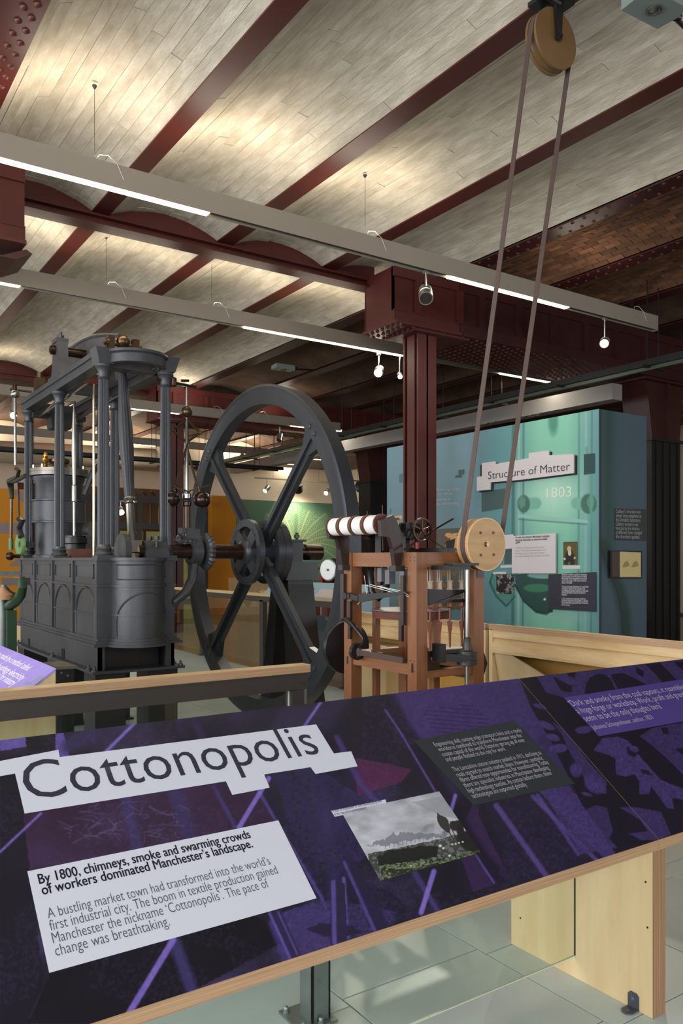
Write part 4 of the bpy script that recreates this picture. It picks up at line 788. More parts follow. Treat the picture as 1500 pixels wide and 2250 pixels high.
# ================================================================= plywood display desks behind the spinning frame
def ply_desk(y0, y1, label, brace):
    T = thing('plywood_desk', label, 'desk', (4.7, (y0+y1)/2, 0), 'plywood desks in a row')
    X = 4.43
    MB().box(X, X+.03, y0, y1, 1.055, 1.1).obj('top_lip', PLYE, T, smooth=False); MB().box(X, X+.03, y0, y1, 1.1, 1.1015).obj('lip_veneer', PLYX, T, smooth=False)
    MB().prism([(X+.03, y0, 1.1), (X+.72, y0, .62), (X+.72, y0, .59), (X+.03, y0, 1.06)], (0, y1-y0, 0)).obj('sloping_board', PLYX, T, smooth=False)
    MB().prism([(X+.03, y0+.03, 1.05), (X+.12, y0+.03, 1.0), (X+.12, y0+.03, .985), (X+.03, y0+.03, 1.035)], (0, y1-y0-.06, 0)).box(X+.004, X+.03, y0+.03, y1-.03, 1.0, 1.055).obj('back_rail', PLYX, T, smooth=False)
    MB().prism([(X+.03, y0+.036, 1.003), (X-.025, y0+.036, .905), (X-.025, y0+.036, .888), (X+.03, y0+.036, .888)], (0, y1-y0-.072, 0)).obj('shelf_strip', PLYX, T, smooth=False)
    for y in (y0, y1-.036): MB().prism([(X, y, 0), (X, y, 1.06), (X+.03, y, 1.06), (X+.72, y, .6), (X+.72, y, 0)], (0, .036, 0)).obj('side_panel', PLY, T, smooth=False)
    MB().box(X+.20, X+.22, y0+.036, y1-.036, 0, .95).obj('back_panel', mat('golden_plywood', (196, 148, 72), .5, var=.15, scale=2), T, smooth=False)
    if brace: MB().prism([(X+.004, y1-.04, .95), (X+.19, y0+.9, .02), (X+.19, y1-.04, .02)], (.016, 0, 0)).obj('brace_panel', PLY, T, smooth=False)
    return T
ym = P(1074, 1370, X=4.43).y
ply_desk(1.2, ym, 'nearer plywood desk back with a triangular brace, right of the spinning frame', True)
T = ply_desk(ym+.04, P(780, 1344, X=4.43).y, 'farther plywood desk seen through the spinning frame', False)
MB().box(4.40, 4.62, P(852, 1500, X=4.42).y, P(780, 1344, X=4.43).y-.04, 0, .82).obj('cabinet_body', PLY, T, smooth=False)

# second barrier with blue panels
T = thing('display_barrier', 'glazed barrier with plywood edge and blue picture panels behind the flywheel', 'barrier', (5.65, 10.5, 0))
X = 5.62; y0, y1 = 8.0, P(383, 1291, X=X).y
MB().box(X, X+.09, y0, y1, 1.06, 1.1).obj('handrail', PLYX, T, smooth=False); MB().box(X+.01, X+.07, y0, y1, .98, 1.06).obj('top_beam', STEEL, T, smooth=False)
for px in (440, 572, 755): 
    a = P(px, 1350, X=X); MB().box(X+.01, X+.08, a.y-.05, a.y+.05, 0, 1.0).box(X-.03, X+.12, a.y-.07, a.y+.07, 0, .01).obj('post', STEEL, T, smooth=False)
MB().box(X+.04, X+.046, y0, y1, .08, .98).obj('glass_pane', GLASS, T, smooth=False)
pv = Vector((.45, 0, .17)); ys_, ye_ = P(560, 1300, X=X).y, 7.9
def bluep(px, py, a, b): 
    c = np.tile(np.array([148., 186, 204]), (len(px), 1)); c = over(c, mpoly(px, py, [(548, 1300), (560, 1284), (592, 1290), (576, 1304)])*1., (110, 84, 50)); c = over(c, mpoly(px, py, [(548, 1300), (560, 1284), (592, 1290), (576, 1304)])*(nz(px, py, 5) > .5), (196, 150, 60))
    c = over(c, mpoly(px, py, [(690, 1310), (705, 1294), (742, 1297), (732, 1313)])*1., (206, 198, 196)); c = over(c, mpoly(px, py, [(675, 1302), (688, 1291), (692, 1293), (680, 1308)]), (70, 70, 74)); return over(c, mpoly(px, py, [(780, 1312), (800, 1300), (815, 1303), (800, 1318)]), (120, 100, 90))
MB().prism([(X+.01, ye_, 1.095), (X+.01, ys_, 1.095), tuple(Vector((X+.01, ys_, 1.095))+pv), tuple(Vector((X+.01, ye_, 1.095))+pv)], (0, 0, -.02)).obj('panel_board', PLYE, T, smooth=False)
grid('picture_panel', (X+.01, ys_, 1.1), (0, ye_-ys_, 0), tuple(pv), 200, 50, bluep, PAINT, T)
MB().prism([(X+.01, ye_-.03, 0), (X+.01, ye_-.03, 1.07), (X+.46, ye_-.03, 1.24), (X+.46, ye_-.03, 0)], (0, .03, 0)).obj('end_panel', mat('pale_blue_panel', (140, 170, 186), .5), T, smooth=False)
# caption board low behind the glass
a, b_ = P(678, 1352, X=6.6), P(752, 1372, X=6.6)
T = thing('low_display_case', 'low blue caption case standing behind the glass barrier', 'display case', (6.7, (a.y+b_.y)/2, 0))
MB().box(6.62, 7.0, b_.y, a.y, .0, a.z+.0).obj('case_body', mat('navy_case', (52, 66, 82), .4), T, smooth=False)
MB().box(6.6, 6.615, b_.y, a.y, b_.z, a.z).obj('caption_strip', mat('navy_strip', (60, 78, 98), .5), T, smooth=False)
lettering('Victors', P(714, 1362, X=6.6), P(733, 1364, X=6.6), (-1, 0, 0), WHITES, T, vdir=(0, 0, 1), lift=.003)
for k in range(4): MB().box(6.7, 6.8, b_.y+.2+k*.35, b_.y+.36+k*.35, a.z, a.z+.22).obj('red_block', mat('red_exhibit', (150, 46, 40), .4), T, smooth=False)
# small red machine with a silver dial
c = P(722, 1252, X=7.6)
T = thing('dial_machine', 'small red machine with a round silver dial right of the bearing pedestal', 'machine', (c.x, c.y, 1.0))
MB().lathe(c, (-1, -.25, 0), [(0, .19), (.02, .19), (.025, .17), (.03, .17)], 32).cyl(c, c+Vector((-.06, -.01, 0)), .02).obj('dial', SILVER, T)
MB().lathe(c+Vector((.0, 0, 0)), (1, .25, 0), [(0, .2), (.12, .2), (.14, .14), (.3, .14)], 24).obj('drum', mat('dark_green_enamel', (44, 66, 56), .3), T)
MB().box(c.x, c.x+.4, c.y-.45, c.y-.2, .9, c.z-.05).box(c.x-.0, c.x+.4, c.y+.2, c.y+.3, .9, c.z-.1).box(c.x, c.x+.5, c.y-.5, c.y+.9, .82, .98).obj('frame', mat('red_enamel', (150, 30, 26), .35), T, smooth=False)
MB().cyl(c+Vector((0, .2, .05)), c+Vector((0, .55, .0)), .03).cyl(c+Vector((0, .5, .1)), c+Vector((0, .5, -.3)), .03).cyl(c+Vector((.1, -.25, .1)), c+Vector((.1, -.25, -.25)), .025).obj('pipes', BSTEEL, T)
MB().box(c.x-.1, c.x+.7, c.y-.9, c.y+1.2, 0, .82).obj('plinth', mat('pale_blue_panel', (140, 170, 186)), T, smooth=False)
# small far plywood box by the mural
c = P(550, 1352, Y=20.5); T = thing('plywood_plinth', 'small plywood plinth on the brown floor left of the mural', 'plinth', (c.x, 20.5, 0))
MB().box(P(519, 1350, Y=20.5).x, P(596, 1350, Y=20.5).x, 20.5, 21, 0, 1.05).obj('box', PLY, T, smooth=False); MB().prism([P(530, 1318, Y=20.48), P(556, 1318, Y=20.48), P(545, 1335, Y=20.48)], (0, .02, 0)).obj('caption', PLYE, T, smooth=False)

# ================================================================= beam engine
EX0, EX1, EY0, EY1 = 2.106, 2.769, 6.65, 9.40; EXC = (EX0+EX1)/2; SY, SZ = 6.711, 1.665
E = thing('beam_engine', 'black cast iron beam engine on six fluted columns with a large flywheel', 'steam engine', (EXC, 8, 0))
Z0 = .651
MB().box(EX0-.07, EX1+.07, EY0-.07, EY1+.07, Z0, Z0+.022).obj('base_flange', IRON, E, smooth=False)
for x in (EX0-.045, EX1+.045):
    for y in (EY0-.03, EY0+.12, 7.9, EY1-.1, EY1+.03): MB().lathe((x, y, Z0+.022), (0, 0, 1), [(0, .024), (.012, .022), (.014, .012), (.035, .010), (.045, .001)], 8).obj('bolt', IRON, E)
sk = MB().box(EX0, EX0+.03, EY0, EY1, Z0+.02, .885).box(EX1-.03, EX1, EY0, EY1, Z0+.02, .885).box(EX0, EX0+.05, EY0, EY0+.03, Z0+.02, .885).box(EX1-.08, EX1, EY0, EY0+.03, Z0+.02, .885).obj('skirt', IRON, E, smooth=False)
MB().box(EX0+.05, EX1-.08, EY0+.16, EY0+.18, Z0+.02, .885).obj('skirt_recess', BLACK, E, smooth=False)
for px, py, w_ in ((64, 1413, .085), (139, 1437, .085)):
    p = P(px, py, X=EX0); MB().box(EX0-.004, EX0+.002, p.y-w_/2, p.y+w_/2, p.z-.05, p.z+.05).obj('opening_shade', mat('dark_void', (6, 6, 6), .9), E, smooth=False)  # near-black plate stands in for the shade inside a square hole
for x in (EX0+.1, EX1-.1):
    for y in (EY0+.15, 8.0, EY1-.15): MB().box(x-.13, x+.13, y-.15, y+.15, 0, Z0).box(x-.16, x+.16, y-.18, y+.18, 0, .02).obj('support_block', BLACK, E, smooth=False)
# body, stepped mouldings
def mould(z0, z1, out, nm='moulding'):
    b = MB().box(EX0-out, EX1+out, EY0-out, EY1+out, z0, z1)
    b.lathe((EXC, EY0, z0), (0, 0, 1), [(0, .225+out), (z1-z0, .225+out)], 40); return b
bd = mould(.90, 1.60, 0).obj('engine_bed', IRON, E)
mould(.872, .893, .055).obj('plinth_moulding', IRON, bd); mould(.893, .915, .035).obj('plinth_moulding', IRON, bd); mould(.915, .94, .018).obj('plinth_moulding', IRON, bd)
mould(1.127, 1.141, .010).obj('string_course', IRON, bd); mould(1.366, 1.382, .016).obj('string_course', IRON, bd); mould(1.392, 1.398, .006).obj('string_course', IRON, bd); mould(1.585, 1.611, .022).obj('cornice', IRON, bd)
yb = [EY0+(EY1-EY0)*k/4 for k in range(5)]
for k in range(4):
    a, b_ = yb[k], yb[k+1]; X = EX0
    pn = MB().box(X-.018, X, a, a+.055, .94, 1.585).obj('pilaster', IRON, bd, smooth=False)
    f = MB()
    for (q0, q1, r0, r1) in ((a+.11, b_-.06, 1.435, 1.443), (a+.11, b_-.06, 1.545, 1.553), (a+.11, a+.118, 1.435, 1.553), (b_-.068, b_-.06, 1.435, 1.553)): f.box(X-.012, X, q0, q1, r0, r1)
    f.obj('panel_frame', IRON, bd, smooth=False)
    c = (a+b_)/2+.02; r = (b_-a)/2-.07
    pts = [(X-.002, c+r, .95)]+[(X-.002, c+r*math.cos(t), 1.11+r*math.sin(t)*.9) for t in [math.pi*i/14 for i in range(15)]]+[(X-.002, c-r, .95)]
    MB().tube(pts, .011, 6).obj('arch_moulding', IRON, bd)
MB().box(EX0-.010, EX0, EY1-.05, EY1, .94, 1.585).obj('pilaster', IRON, bd, smooth=False)
th = [math.pi*(1.12+.76*i/24) for i in range(25)]; rr = .227
cp_ = lambda t, z: (EXC+rr*math.cos(t), EY0+rr*math.sin(t), z)
MB().tube([cp_(th[0], .95)]+[cp_(t, 1.10+.22*math.sin(math.pi*i/24)**.6) for i, t in enumerate(th)]+[cp_(th[-1], .95)], .007, 6).obj('arch_moulding', IRON, bd)
MB().tube([cp_(t, 1.55) for t in th]+[cp_(th[-1], 1.43)]+[cp_(t, 1.43) for t in th[::-1]]+[cp_(th[0], 1.55)], .005, 5).obj('panel_frame', IRON, bd)
# columns
def ecol(x, y):
    c = MB().lathe((x, y, 1.70), (0, 0, 1), [(0, .056), (.03, .050), (.7, .050), (1.40, .042), (1.42, .042)], 40, flute=.13).obj('column', IRON, E)
    MB().box(x-.075, x+.075, y-.075, y+.075, 1.611, 1.63).lathe((x, y, 1.63), (0, 0, 1), [(0, .072), (.012, .076), (.024, .070), (.03, .060), (.045, .062), (.055, .068), (.065, .062), (.07, .055), (.09, .055)], 24).obj('column_base', IRON, c)
    MB().lathe((x, y, 3.10), (0, 0, 1), [(0, .044), (.01, .052), (.02, .044), (.06, .044), (.075, .052), (.09, .056), (.105, .07), (.125, .07)], 24).obj('column_capital', IRON, c)
    return c
CX_ = (2.165, 2.71); CY_ = (6.705, 8.05, 9.28)
for x in CX_:
    for y in CY_: ecol(x, y)
# entablature with bulging ring
en = MB()
for x in CX_:
    en.box(x-.055, x+.055, CY_[0]-.05, CY_[2]+.06, 3.225, 3.30).box(x-.07, x+.07, CY_[0]-.06, CY_[2]+.07, 3.30, 3.345)
    en.prism([(x-.06, CY_[0]-.075, 3.225), (x+.06, CY_[0]-.075, 3.225), (x+.095, CY_[0]-.1, 3.35), (x-.095, CY_[0]-.1, 3.35)], (0, .17, 0))
for y in (CY_[1], CY_[2]): en.box(CX_[0], CX_[1], y-.04, y+.04, 3.225, 3.32)
en = en.obj('entablature', IRON, E, smooth=False)
rc = (EXC, CY_[0], 3.235); 
MB().lathe(rc, (0, 0, 1), [(0, .20), (0, .255), (.07, .255), (.085, .275), (.105, .275), (.105, .20), (0, .20)], 64).obj('ring_frame', IRON, en)
MB().box(CX_[0]-.03, CX_[1]+.03, CY_[0]+.05, CY_[0]+.13, 3.225, 3.32).obj('cross_beam', IRON, en, smooth=False)
# walking beam
BZ, BY = 3.62, 8.02
yn, yf = 7.02, 9.12
pts = []
for i in range(13): t = i/12; y = yn+(yf-yn)*t; pts.append((y, BZ-.09+.16*t+.05+.12*math.sin(math.pi*t)))
for i in range(12, -1, -1): t = i/12; y = yn+(yf-yn)*t; pts.append((y, BZ-.09+.16*t-.05-.10*math.sin(math.pi*t)))
wb_ = MB().prism([(EXC-.03, y, z) for y, z in pts], (.06, 0, 0)).obj('walking_beam', IRON, E, smooth=False)
MB().tube([(EXC-.03, y, z) for y, z in pts[:13]], .018, 6).tube([(EXC-.03, y, z) for y, z in pts[13:]], .018, 6).obj('beam_rib', IRON, wb_)
MB().ball((EXC, 7.02, 3.53), .062, 20, 12).obj('end_ball', BRASS, wb_); MB().box(EXC-.14, EXC-.085, 6.98, 7.06, 3.43, 3.56).box(EXC+.085, EXC+.14, 6.98, 7.06, 3.43, 3.56).cyl((EXC-.17, 7.02, 3.5), (EXC+.17, 7.02, 3.5), .02).cyl((EXC-.15, 7.02, 3.5), (EXC-.13, 7.02, 3.5), .045).obj('end_bearing', BRASS, wb_)
MB().cyl((CX_[0]-.09, BY, BZ), (CX_[1]+.09, BY, BZ), .045).cyl((CX_[0]-.1, BY, BZ), (CX_[0]-.08, BY, BZ), .03).obj('pivot_shaft', DSTEEL, E)
for x in CX_:
    pb = MB().prism([(x-.05, BY-.16, 3.345), (x-.05, BY+.16, 3.345), (x-.05, BY+.10, 3.50), (x-.05, BY+.085, 3.69), (x-.05, BY-.085, 3.69), (x-.05, BY-.10, 3.50)], (.1, 0, 0)).box(x-.06, x+.06, BY-.075, BY+.075, 3.69, 3.73).box(x-.07, x+.07, BY-.19, BY+.19, 3.345, 3.37).obj('pivot_bearing', IRON, E, smooth=False)
    MB().cyl((x, BY, 3.73), (x, BY, 3.80), .02, n=8).lathe((x, BY, 3.74), (0, 0, 1), [(0, .035), (.03, .035)], 6).obj('bearing_bolt', IRON, pb)
MB().box(CX_[0]-.05, CX_[0]+.04, 8.75, 8.85, 3.345, 3.50).cyl((CX_[0], 8.8, 3.5), (CX_[0], 8.8, 3.56), .03, n=8).obj('oil_box', BRASS, en)
# connecting rod
pt_, pb_ = Vector((EXC-.0, 7.04, 3.34)), Vector((EXC, 6.79, 1.76)); d_ = pb_-pt_
prof = [(0, .03), (.04, .045), (.06, .033), (.1, .036), (.55, .062), (.75, .062), (1.2, .042), (1.22, .042)]
cr = MB().lathe(pt_, d_, prof, 32, flute=.06).obj('connecting_rod', IRON, E)
q = pt_+d_.normalized()*1.22; MB().lathe(q, d_, [(0, .046), (.012, .052), (.025, .046), (.035, .04), (.05, .046), (.06, .036), (.30, .034), (.34, .05), (.42, .055)], 24).obj('rod_lower_end', BSTEEL, cr)
MB().box(EXC-.06, EXC+.05, SY-.03, SY+.17, 1.66, 1.76).cyl((EXC-.1, SY+.07, 1.69), (EXC+.07, SY+.07, 1.69), .04).obj('strap_end', BSTEEL, cr)
MB().lathe((EXC-.13, SY, SZ), (1, 0, 0), [(0, .15), (.05, .15)], 32).obj('crank_disc', IRON, E)
pbm = MB().box(EXC+.06, EXC+.27, SY-.10, SY+.10, 1.611, 1.66).lathe((EXC+.07, SY, SZ), (1, 0, 0), [(0, .09), (.2, .09)], 24).obj('crank_bearing', IRON, E)
for dy in (-.08, .08): MB().cyl((EXC+.16, SY+dy, 1.7), (EXC+.16, SY+dy, 1.79), .014, n=8).lathe((EXC+.16, SY+dy, 1.765), (0, 0, 1), [(0, .027), (.03, .027)], 6).obj('bearing_bolt', IRON, pbm)
# cylinder and pumps on the bed
c = P(130, 1225, X=EXC); CYy = c.y
cy = MB().lathe((EXC, CYy, 1.611), (0, 0, 1), [(0, .28), (.03, .28), (.035, .25), (.80, .25), (.86, .275), (.88, .275), (.89, .25), (.90, .25)], 40).obj('steam_cylinder', IRON, E)
z_, zz = 1.99, 2.24; MB().lathe((EXC, CYy, z_), (0, 0, 1), [(0, .25), (0, .292), (.014, .292), (.02, .28), (zz-z_-.02, .28), (zz-z_-.014, .292), (zz-z_, .292), (zz-z_, .25)], 40).obj('steam_jacket_band', IRON, cy)
MB().lathe((EXC, CYy, 2.50), (0, 0, 1), [(0, .31), (.035, .31), (.036, .305), (.04, .305), (.041, .31), (.075, .31), (.08, .14), (.10, .13), (.13, .06), (.2, .05)], 40).obj('cylinder_cover', mat('worn_grey_steel', (128, 122, 112), .35, metal=.8, var=.3, scale=9), cy)
for k in range(10): t = k*.628; MB().cyl((EXC+.27*math.cos(t), CYy+.27*math.sin(t), 2.57), (EXC+.27*math.cos(t), CYy+.27*math.sin(t), 2.615), .016, n=6).obj('cover_bolt', BSTEEL, cy)
MB().lathe((EXC-.15, CYy-.02, 2.58), (0, 0, 1), [(0, .02), (.03, .03), (.05, .015), (.08, .03), (.11, .035), (.13, .02), (.15, .025), (.18, .012)], 16).obj('oil_cup', BRASSB, cy)
MB().cyl((EXC, CYy, 2.6), (EXC, CYy, 3.35), .019).lathe((EXC, CYy, 2.7), (0, 0, 1), [(0, .045), (.03, .045), (.04, .03), (.1, .03)], 16).obj('piston_rod', BSTEEL, cy)
MB().prism([(EXC-.1, CYy-.1, 3.02), (EXC+.1, CYy-.1, 3.02), (EXC+.13, CYy-.1, 3.2), (EXC-.13, CYy-.1, 3.2)], (0, .2, 0)).box(EXC-.28, EXC+.28, CYy-.04, CYy+.04, 3.13, 3.18).obj('crosshead', BLACK, E, smooth=False)
for sx_ in (-1, 1):
    for y2 in (8.5, 7.4): MB().tube([(EXC+.2*sx_, CYy, 3.15), (EXC+.2*sx_, y2, 3.20)], .012, 6).obj('parallel_link', BSTEEL, E)
MB().tube([(EXC+.2, CYy-.25, 2.3), (EXC+.28, CYy-.3, 2.55), (EXC+.28, CYy-.5, 2.6)], .035, 8).obj('steam_pipe', IRON, cy)
MB().lathe((EXC, CYy, 2.64), (0, 0, 1), [(0, .09), (.02, .11), (.05, .11), (.07, .07)], 20).obj('gland', BRASS, cy)
yv = P(163, 1200, X=EXC).y
pm = MB().lathe((EXC, yv, 1.611), (0, 0, 1), [(0, .16), (.03, .16), (.035, .125), (.14, .115), (.15, .135), (.21, .135), (.215, .1), (.23, .1)], 28).obj('air_pump', BLACK, E)
MB().lathe((EXC, yv, 1.84), (0, 0, 1), [(0, .014), (.35, .016), (.36, .026), (.52, .026), (.53, .018), (.9, .028), (1.3, .016), (1.4, .014)], 16).obj('pump_rod', BSTEEL, pm)
MB().box(EXC-.17, EXC+.2, yv-.5, yv-.17, 1.611, 1.70).obj('pump_bed', REDWOOD, E, smooth=False)
MB().cyl((EXC+.2, yv-.1, 1.9), (EXC+.2, yv+.1, 1.9), .09, n=20).box(EXC+.1, EXC+.24, yv-.06, yv+.06, 1.62, 1.85).obj('eccentric_gear', BSTEEL, E)
xv = P(206, 1000, X=EXC+.0); MB().cyl((EXC, xv.y, 1.62), (EXC, xv.y, 3.3), .013).obj('plug_rod', mat('polished_bright_rod', (220, 205, 175), .2, metal=.9), E)
for px, y_ in ((185, 0), (122, 0)):
    p = P(px, 1150, X=EXC); MB().cyl((EXC+.18, p.y, 1.62), (EXC+.18, p.y, 2.3), .02).ball((EXC+.18, p.y, 2.0), .04, 10, 8).obj('valve_gear_post', DSTEEL, E)
# rods at the back left: valve gear with green wheel
vg = P(33, 868, X=1.9)
g = MB().cyl(P(33, 860, X=1.9), P(34, 1022, X=1.9), .014).ball(P(33, 866, X=1.9), .045, 16, 10).obj('valve_rod', BSTEEL, E)
MB().cyl(P(22, 855, X=1.9), P(70, 861, X=2.1), .012).cyl(P(33, 866, X=1.9), P(32, 845, X=1.9), .022).obj('valve_lever', DSTEEL, g)
MB().tube([P(x, y, X=1.9) for x, y in ((36, 1030), (42, 1035), (38, 1048), (22, 1058), (24, 1075), (26, 1095))], [.02, .018, .02, .035, .03, .022], 10).tube([P(x, y, X=1.9) for x, y in ((20, 1060), (36, 1056), (56, 1045))], .022, 8).obj('rocker_arm', mat('dark_olive_iron', (50, 52, 44), .4, metal=.4), g)
MB().cyl(P(25, 1095, X=1.9), P(24, 1185, X=1.9), .016).obj('lower_rod', BRASS, g); MB().cyl(P(24, 1183, X=1.9), P(24, 1208, X=1.9), .024).obj('rod_socket', mat('machine_green', (52, 96, 50), .35), g)
MB().ball(P(22, 1222, X=1.9), .045, 12, 8).cyl(P(22, 1222, X=1.9), P(44, 1222, X=2.0), .02).obj('crank_pin', DSTEEL, g); MB().cyl(P(40, 1060, X=2.0), P(41, 1140, X=2.0), .01).obj('thin_rod', DSTEEL, g)
gw = P(41, 1196, X=2.0); MB().lathe(gw, (1, .1, 0), [(0, .115), (.02, .125), (.035, .125), (.04, .10), (.045, .03)], 32).obj('green_wheel', mat('pale_machine_green', (92, 130, 70), .4), g)
MB().tube([P(x, y, X=2.0) for x, y in ((42, 1140), (50, 1142), (42, 1160), (46, 1180))], .03, 8).box(gw.x, gw.x+.14, gw.y-.05, gw.y+.05, gw.z-.03, gw.z+.03).cyl(gw, gw+Vector((.15, 0, 0)), .02).obj('valve_bracket', IRON, g)
# flywheel
WXc, WR = 3.649, 1.552
F = MB().lathe((WXc-.06, SY, SZ), (1, 0, 0), [(0, 1.372), (.0, 1.50), (-.008, 1.53), (.0, WR), (.12, WR), (.128, 1.53), (.12, 1.50), (.12, 1.372), (0, 1.372)], 128).obj('flywheel', IRONW, E)
for k in range(4):
    a = math.pi/4+k*math.pi/2; u = Vector((0, math.cos(a), math.sin(a))); c = Vector((WXc, SY, SZ)); v = Vector((0, -math.sin(a), math.cos(a)))
    b = MB().bar(c+u*.12, c+u*1.40, .11, .05, (1, 0, 0), .15, .05).bar(c+u*.12-Vector((.045, 0, 0)), c+u*1.38-Vector((.035, 0, 0)), .035, .05, (1, 0, 0), .045, .03).bar(c+u*.12+Vector((.045, 0, 0)), c+u*1.38+Vector((.035, 0, 0)), .035, .05, (1, 0, 0), .045, .03)
    b.prism([c+u*1.18-Vector((.03, 0, 0))+v*.05, c+u*1.18-Vector((.03, 0, 0))-v*.05, c+u*1.40-Vector((.03, 0, 0))-v*.17, c+u*1.40-Vector((.03, 0, 0))+v*.17], (.06, 0, 0)).obj('spoke', IRONW, F, smooth=False)
    for s_, r_ in ((.05, 1.43), (-.05, 1.43)): q = c+u*r_+v*s_-Vector((.06, 0, 0)); MB().lathe(q, (-1, 0, 0), [(0, .026), (.008, .024), (.012, .012), (.013, .001)], 12).obj('wheel_bolt', IRONW, F)
hb = MB()
for x0, w_ in ((-.16, .05), (.11, .07)): hb.ring((WXc+x0, SY, SZ), (1, 0, 0), .235, .305, w_, 48)
hb.ring((WXc+.04, SY, SZ), (1, 0, 0), .23, .30, .10, 48)
for k in range(4):
    a = math.pi/4+k*math.pi/2; u = Vector((0, math.cos(a), math.sin(a))); hb.bar(Vector((WXc-.135, SY, SZ))+u*.08, Vector((WXc-.135, SY, SZ))+u*.26, .13, .05, (1, 0, 0), .11, .05)
hb.obj('hub_frame', IRONW, F)
MB().lathe((WXc-.20, SY, SZ), (1, 0, 0), [(0, .085), (.02, .115), (.05, .125), (.34, .125), (.36, .1), (.42, .09)], 32).obj('hub_boss', IRONW, F)
# shaft, gears, bearing pedestal
MB().lathe((EXC+.02, SY, SZ), (1, 0, 0), [(0, .06), (.45, .066), (.5, .075), (.55, .066), (WXc-EXC-.3, .066), (WXc-EXC-.28, .07), (WXc-EXC+.25, .07), (4.0-EXC-.14, .075), (4.0-EXC, .06), (4.0-EXC+.1, .06), (4.0-EXC+.12, .078), (4.32-EXC-.02, .078)], 28).obj('crank_shaft', DSTEEL, E)
bp_ = Vector((4.0, SY, SZ))
pe_ = MB()
for s_ in (-1, 1): pe_.prism([(3.86, SY+s_*.02, 1.41), (3.86, SY+s_*.15, 1.41), (3.86, SY+s_*.42, 0), (3.86, SY+s_*.20, 0)], (.28, 0, 0))
pe_.box(3.86, 4.14, SY-.16, SY+.16, 1.25, 1.41).box(3.90, 4.10, SY-.24, SY+.24, .45, .52)
pe_ = pe_.obj('bearing_pedestal', BLACK, E, smooth=False)
MB().box(3.82, 4.20, SY-.2, SY+.2, 1.40, 1.42).box(3.84, 4.18, SY-.18, SY+.18, 1.42, 1.555).box(3.82, 4.20, SY-.19, SY+.19, 1.555, 1.575).obj('bearing_box', mat('dark_green_black', (34, 40, 38), .35), pe_, smooth=False)
MB().box(3.93, 4.07, SY-.09, SY+.09, 1.575, 1.765).box(3.91, 4.09, SY-.12, SY+.12, 1.765, 1.785).obj('bearing_cap', IRON, pe_, smooth=False)
for dy in (-.09, .09): MB().cyl((4.0, SY+dy, 1.78), (4.0, SY+dy, 1.85), .014, n=8).lathe((4.0, SY+dy, 1.80), (0, 0, 1), [(0, .026), (.03, .026)], 6).obj('bearing_bolt', IRON, pe_)
for x in (3.0, 3.075):
    pass
gx = P(455, 1215, Y=SY).x
ge = MB().lathe((gx-.05, SY, SZ), (1, 0, 0), [(0, .07), (.01, .15), (.03, .17), (.06, .165), (.08, .07)], 48, flute=.07).obj('bevel_gear', IRON, E)
bx_ = P(425, 1200, Y=SY).x
MB().lathe((bx_-.04, SY, SZ), (1, 0, 0), [(0, .066), (0, .12), (.09, .12), (.09, .066)], 28).tube([(bx_, SY-.02, SZ-.11), (bx_-.03, SY-.04, SZ-.25), (bx_-.10, SY-.06, SZ-.36), (bx_-.2, SY-.05, SZ-.44), (EX1, SY, SZ-.50)], [.04, .045, .045, .04, .04], 10).obj('curved_support_arm', IRON, E)
# governor
gp_ = P(410, 1100, Y=SY); gxx, gz0 = gp_.x, SZ+.1
G = MB().lathe((gxx, SY, gz0), (0, 0, 1), [(0, .05), (.03, .05), (.04, .032), (.30, .032), (.31, .042), (.34, .042), (.35, .022), (.40, .022)], 20).obj('governor', DSTEEL, E)
zz = lambda py: EYE+(HY-py)/FPX*P(410, py, Y=SY).dot(FW)
MB().lathe((gxx, SY, zz(1100)), (0, 0, 1), [(0, .02), (.02, .04), (.06, .04), (.07, .018), (.62, .018), (.64, .012), (zz(905)-zz(1100), .012), (zz(850)-zz(1100), .010)], 16).obj('spindle', BSTEEL, G)
MB().ball((gxx, SY, zz(905)), .052, 20, 12).obj('top_ball', BRASS, G)
MB().cyl((gxx-.05, SY, zz(838)), (gxx+.02, SY, zz(836)), .012).cyl((gxx-.28, SY, zz(842)), (gxx+.09, SY, zz(848)), .012).lathe((gxx-.13, SY, zz(853)), (0, 0, 1), [(0, .03), (.01, .034), (.07, .034), (.08, .02)], 14).tube([(gxx-.13, SY, zz(835)), (gxx-.14, SY, zz(822)), (gxx-.11, SY, zz(815)), (gxx-.17, SY, zz(812)), (gxx-.3, SY+.05, zz(820))], .009, 6).obj('lever_weight', DSTEEL, G)
for s_ in (-1, 1):
    t1, t2, t3 = Vector((gxx, SY, zz(922))), Vector((gxx+s_*.13, SY, zz(948))), Vector((gxx, SY, zz(972)))
    MB().cyl(t1, t2, .011, n=8).cyl(t2, t3, .011, n=8).ball(t2, .016, 8, 6).obj('upper_link', BRASS, G)
    bl = Vector((gxx+s_*.147, SY, zz(1097)))
    ar = MB().bar((gxx, SY+s_*.015, zz(975)), (gxx+s_*.11, SY+s_*.015, zz(1068)), .012, .026, (0, 1, 0)).bar((gxx-s_*.02, SY+s_*.02, zz(1082)), (gxx+s_*.24, SY+s_*.02, zz(1062)), .012, .026, (0, 1, 0)).cyl((gxx+s_*.11, SY, zz(1068)), bl, .012, n=8).obj('governor_arm', BRASS, G)
    MB().ball(bl, .078, 28, 18).obj('governor_ball', mat('brown_iron_ball', (62, 50, 44), .25, metal=.8), G)
gq = Vector((gxx-.02, SY, zz(1163)))
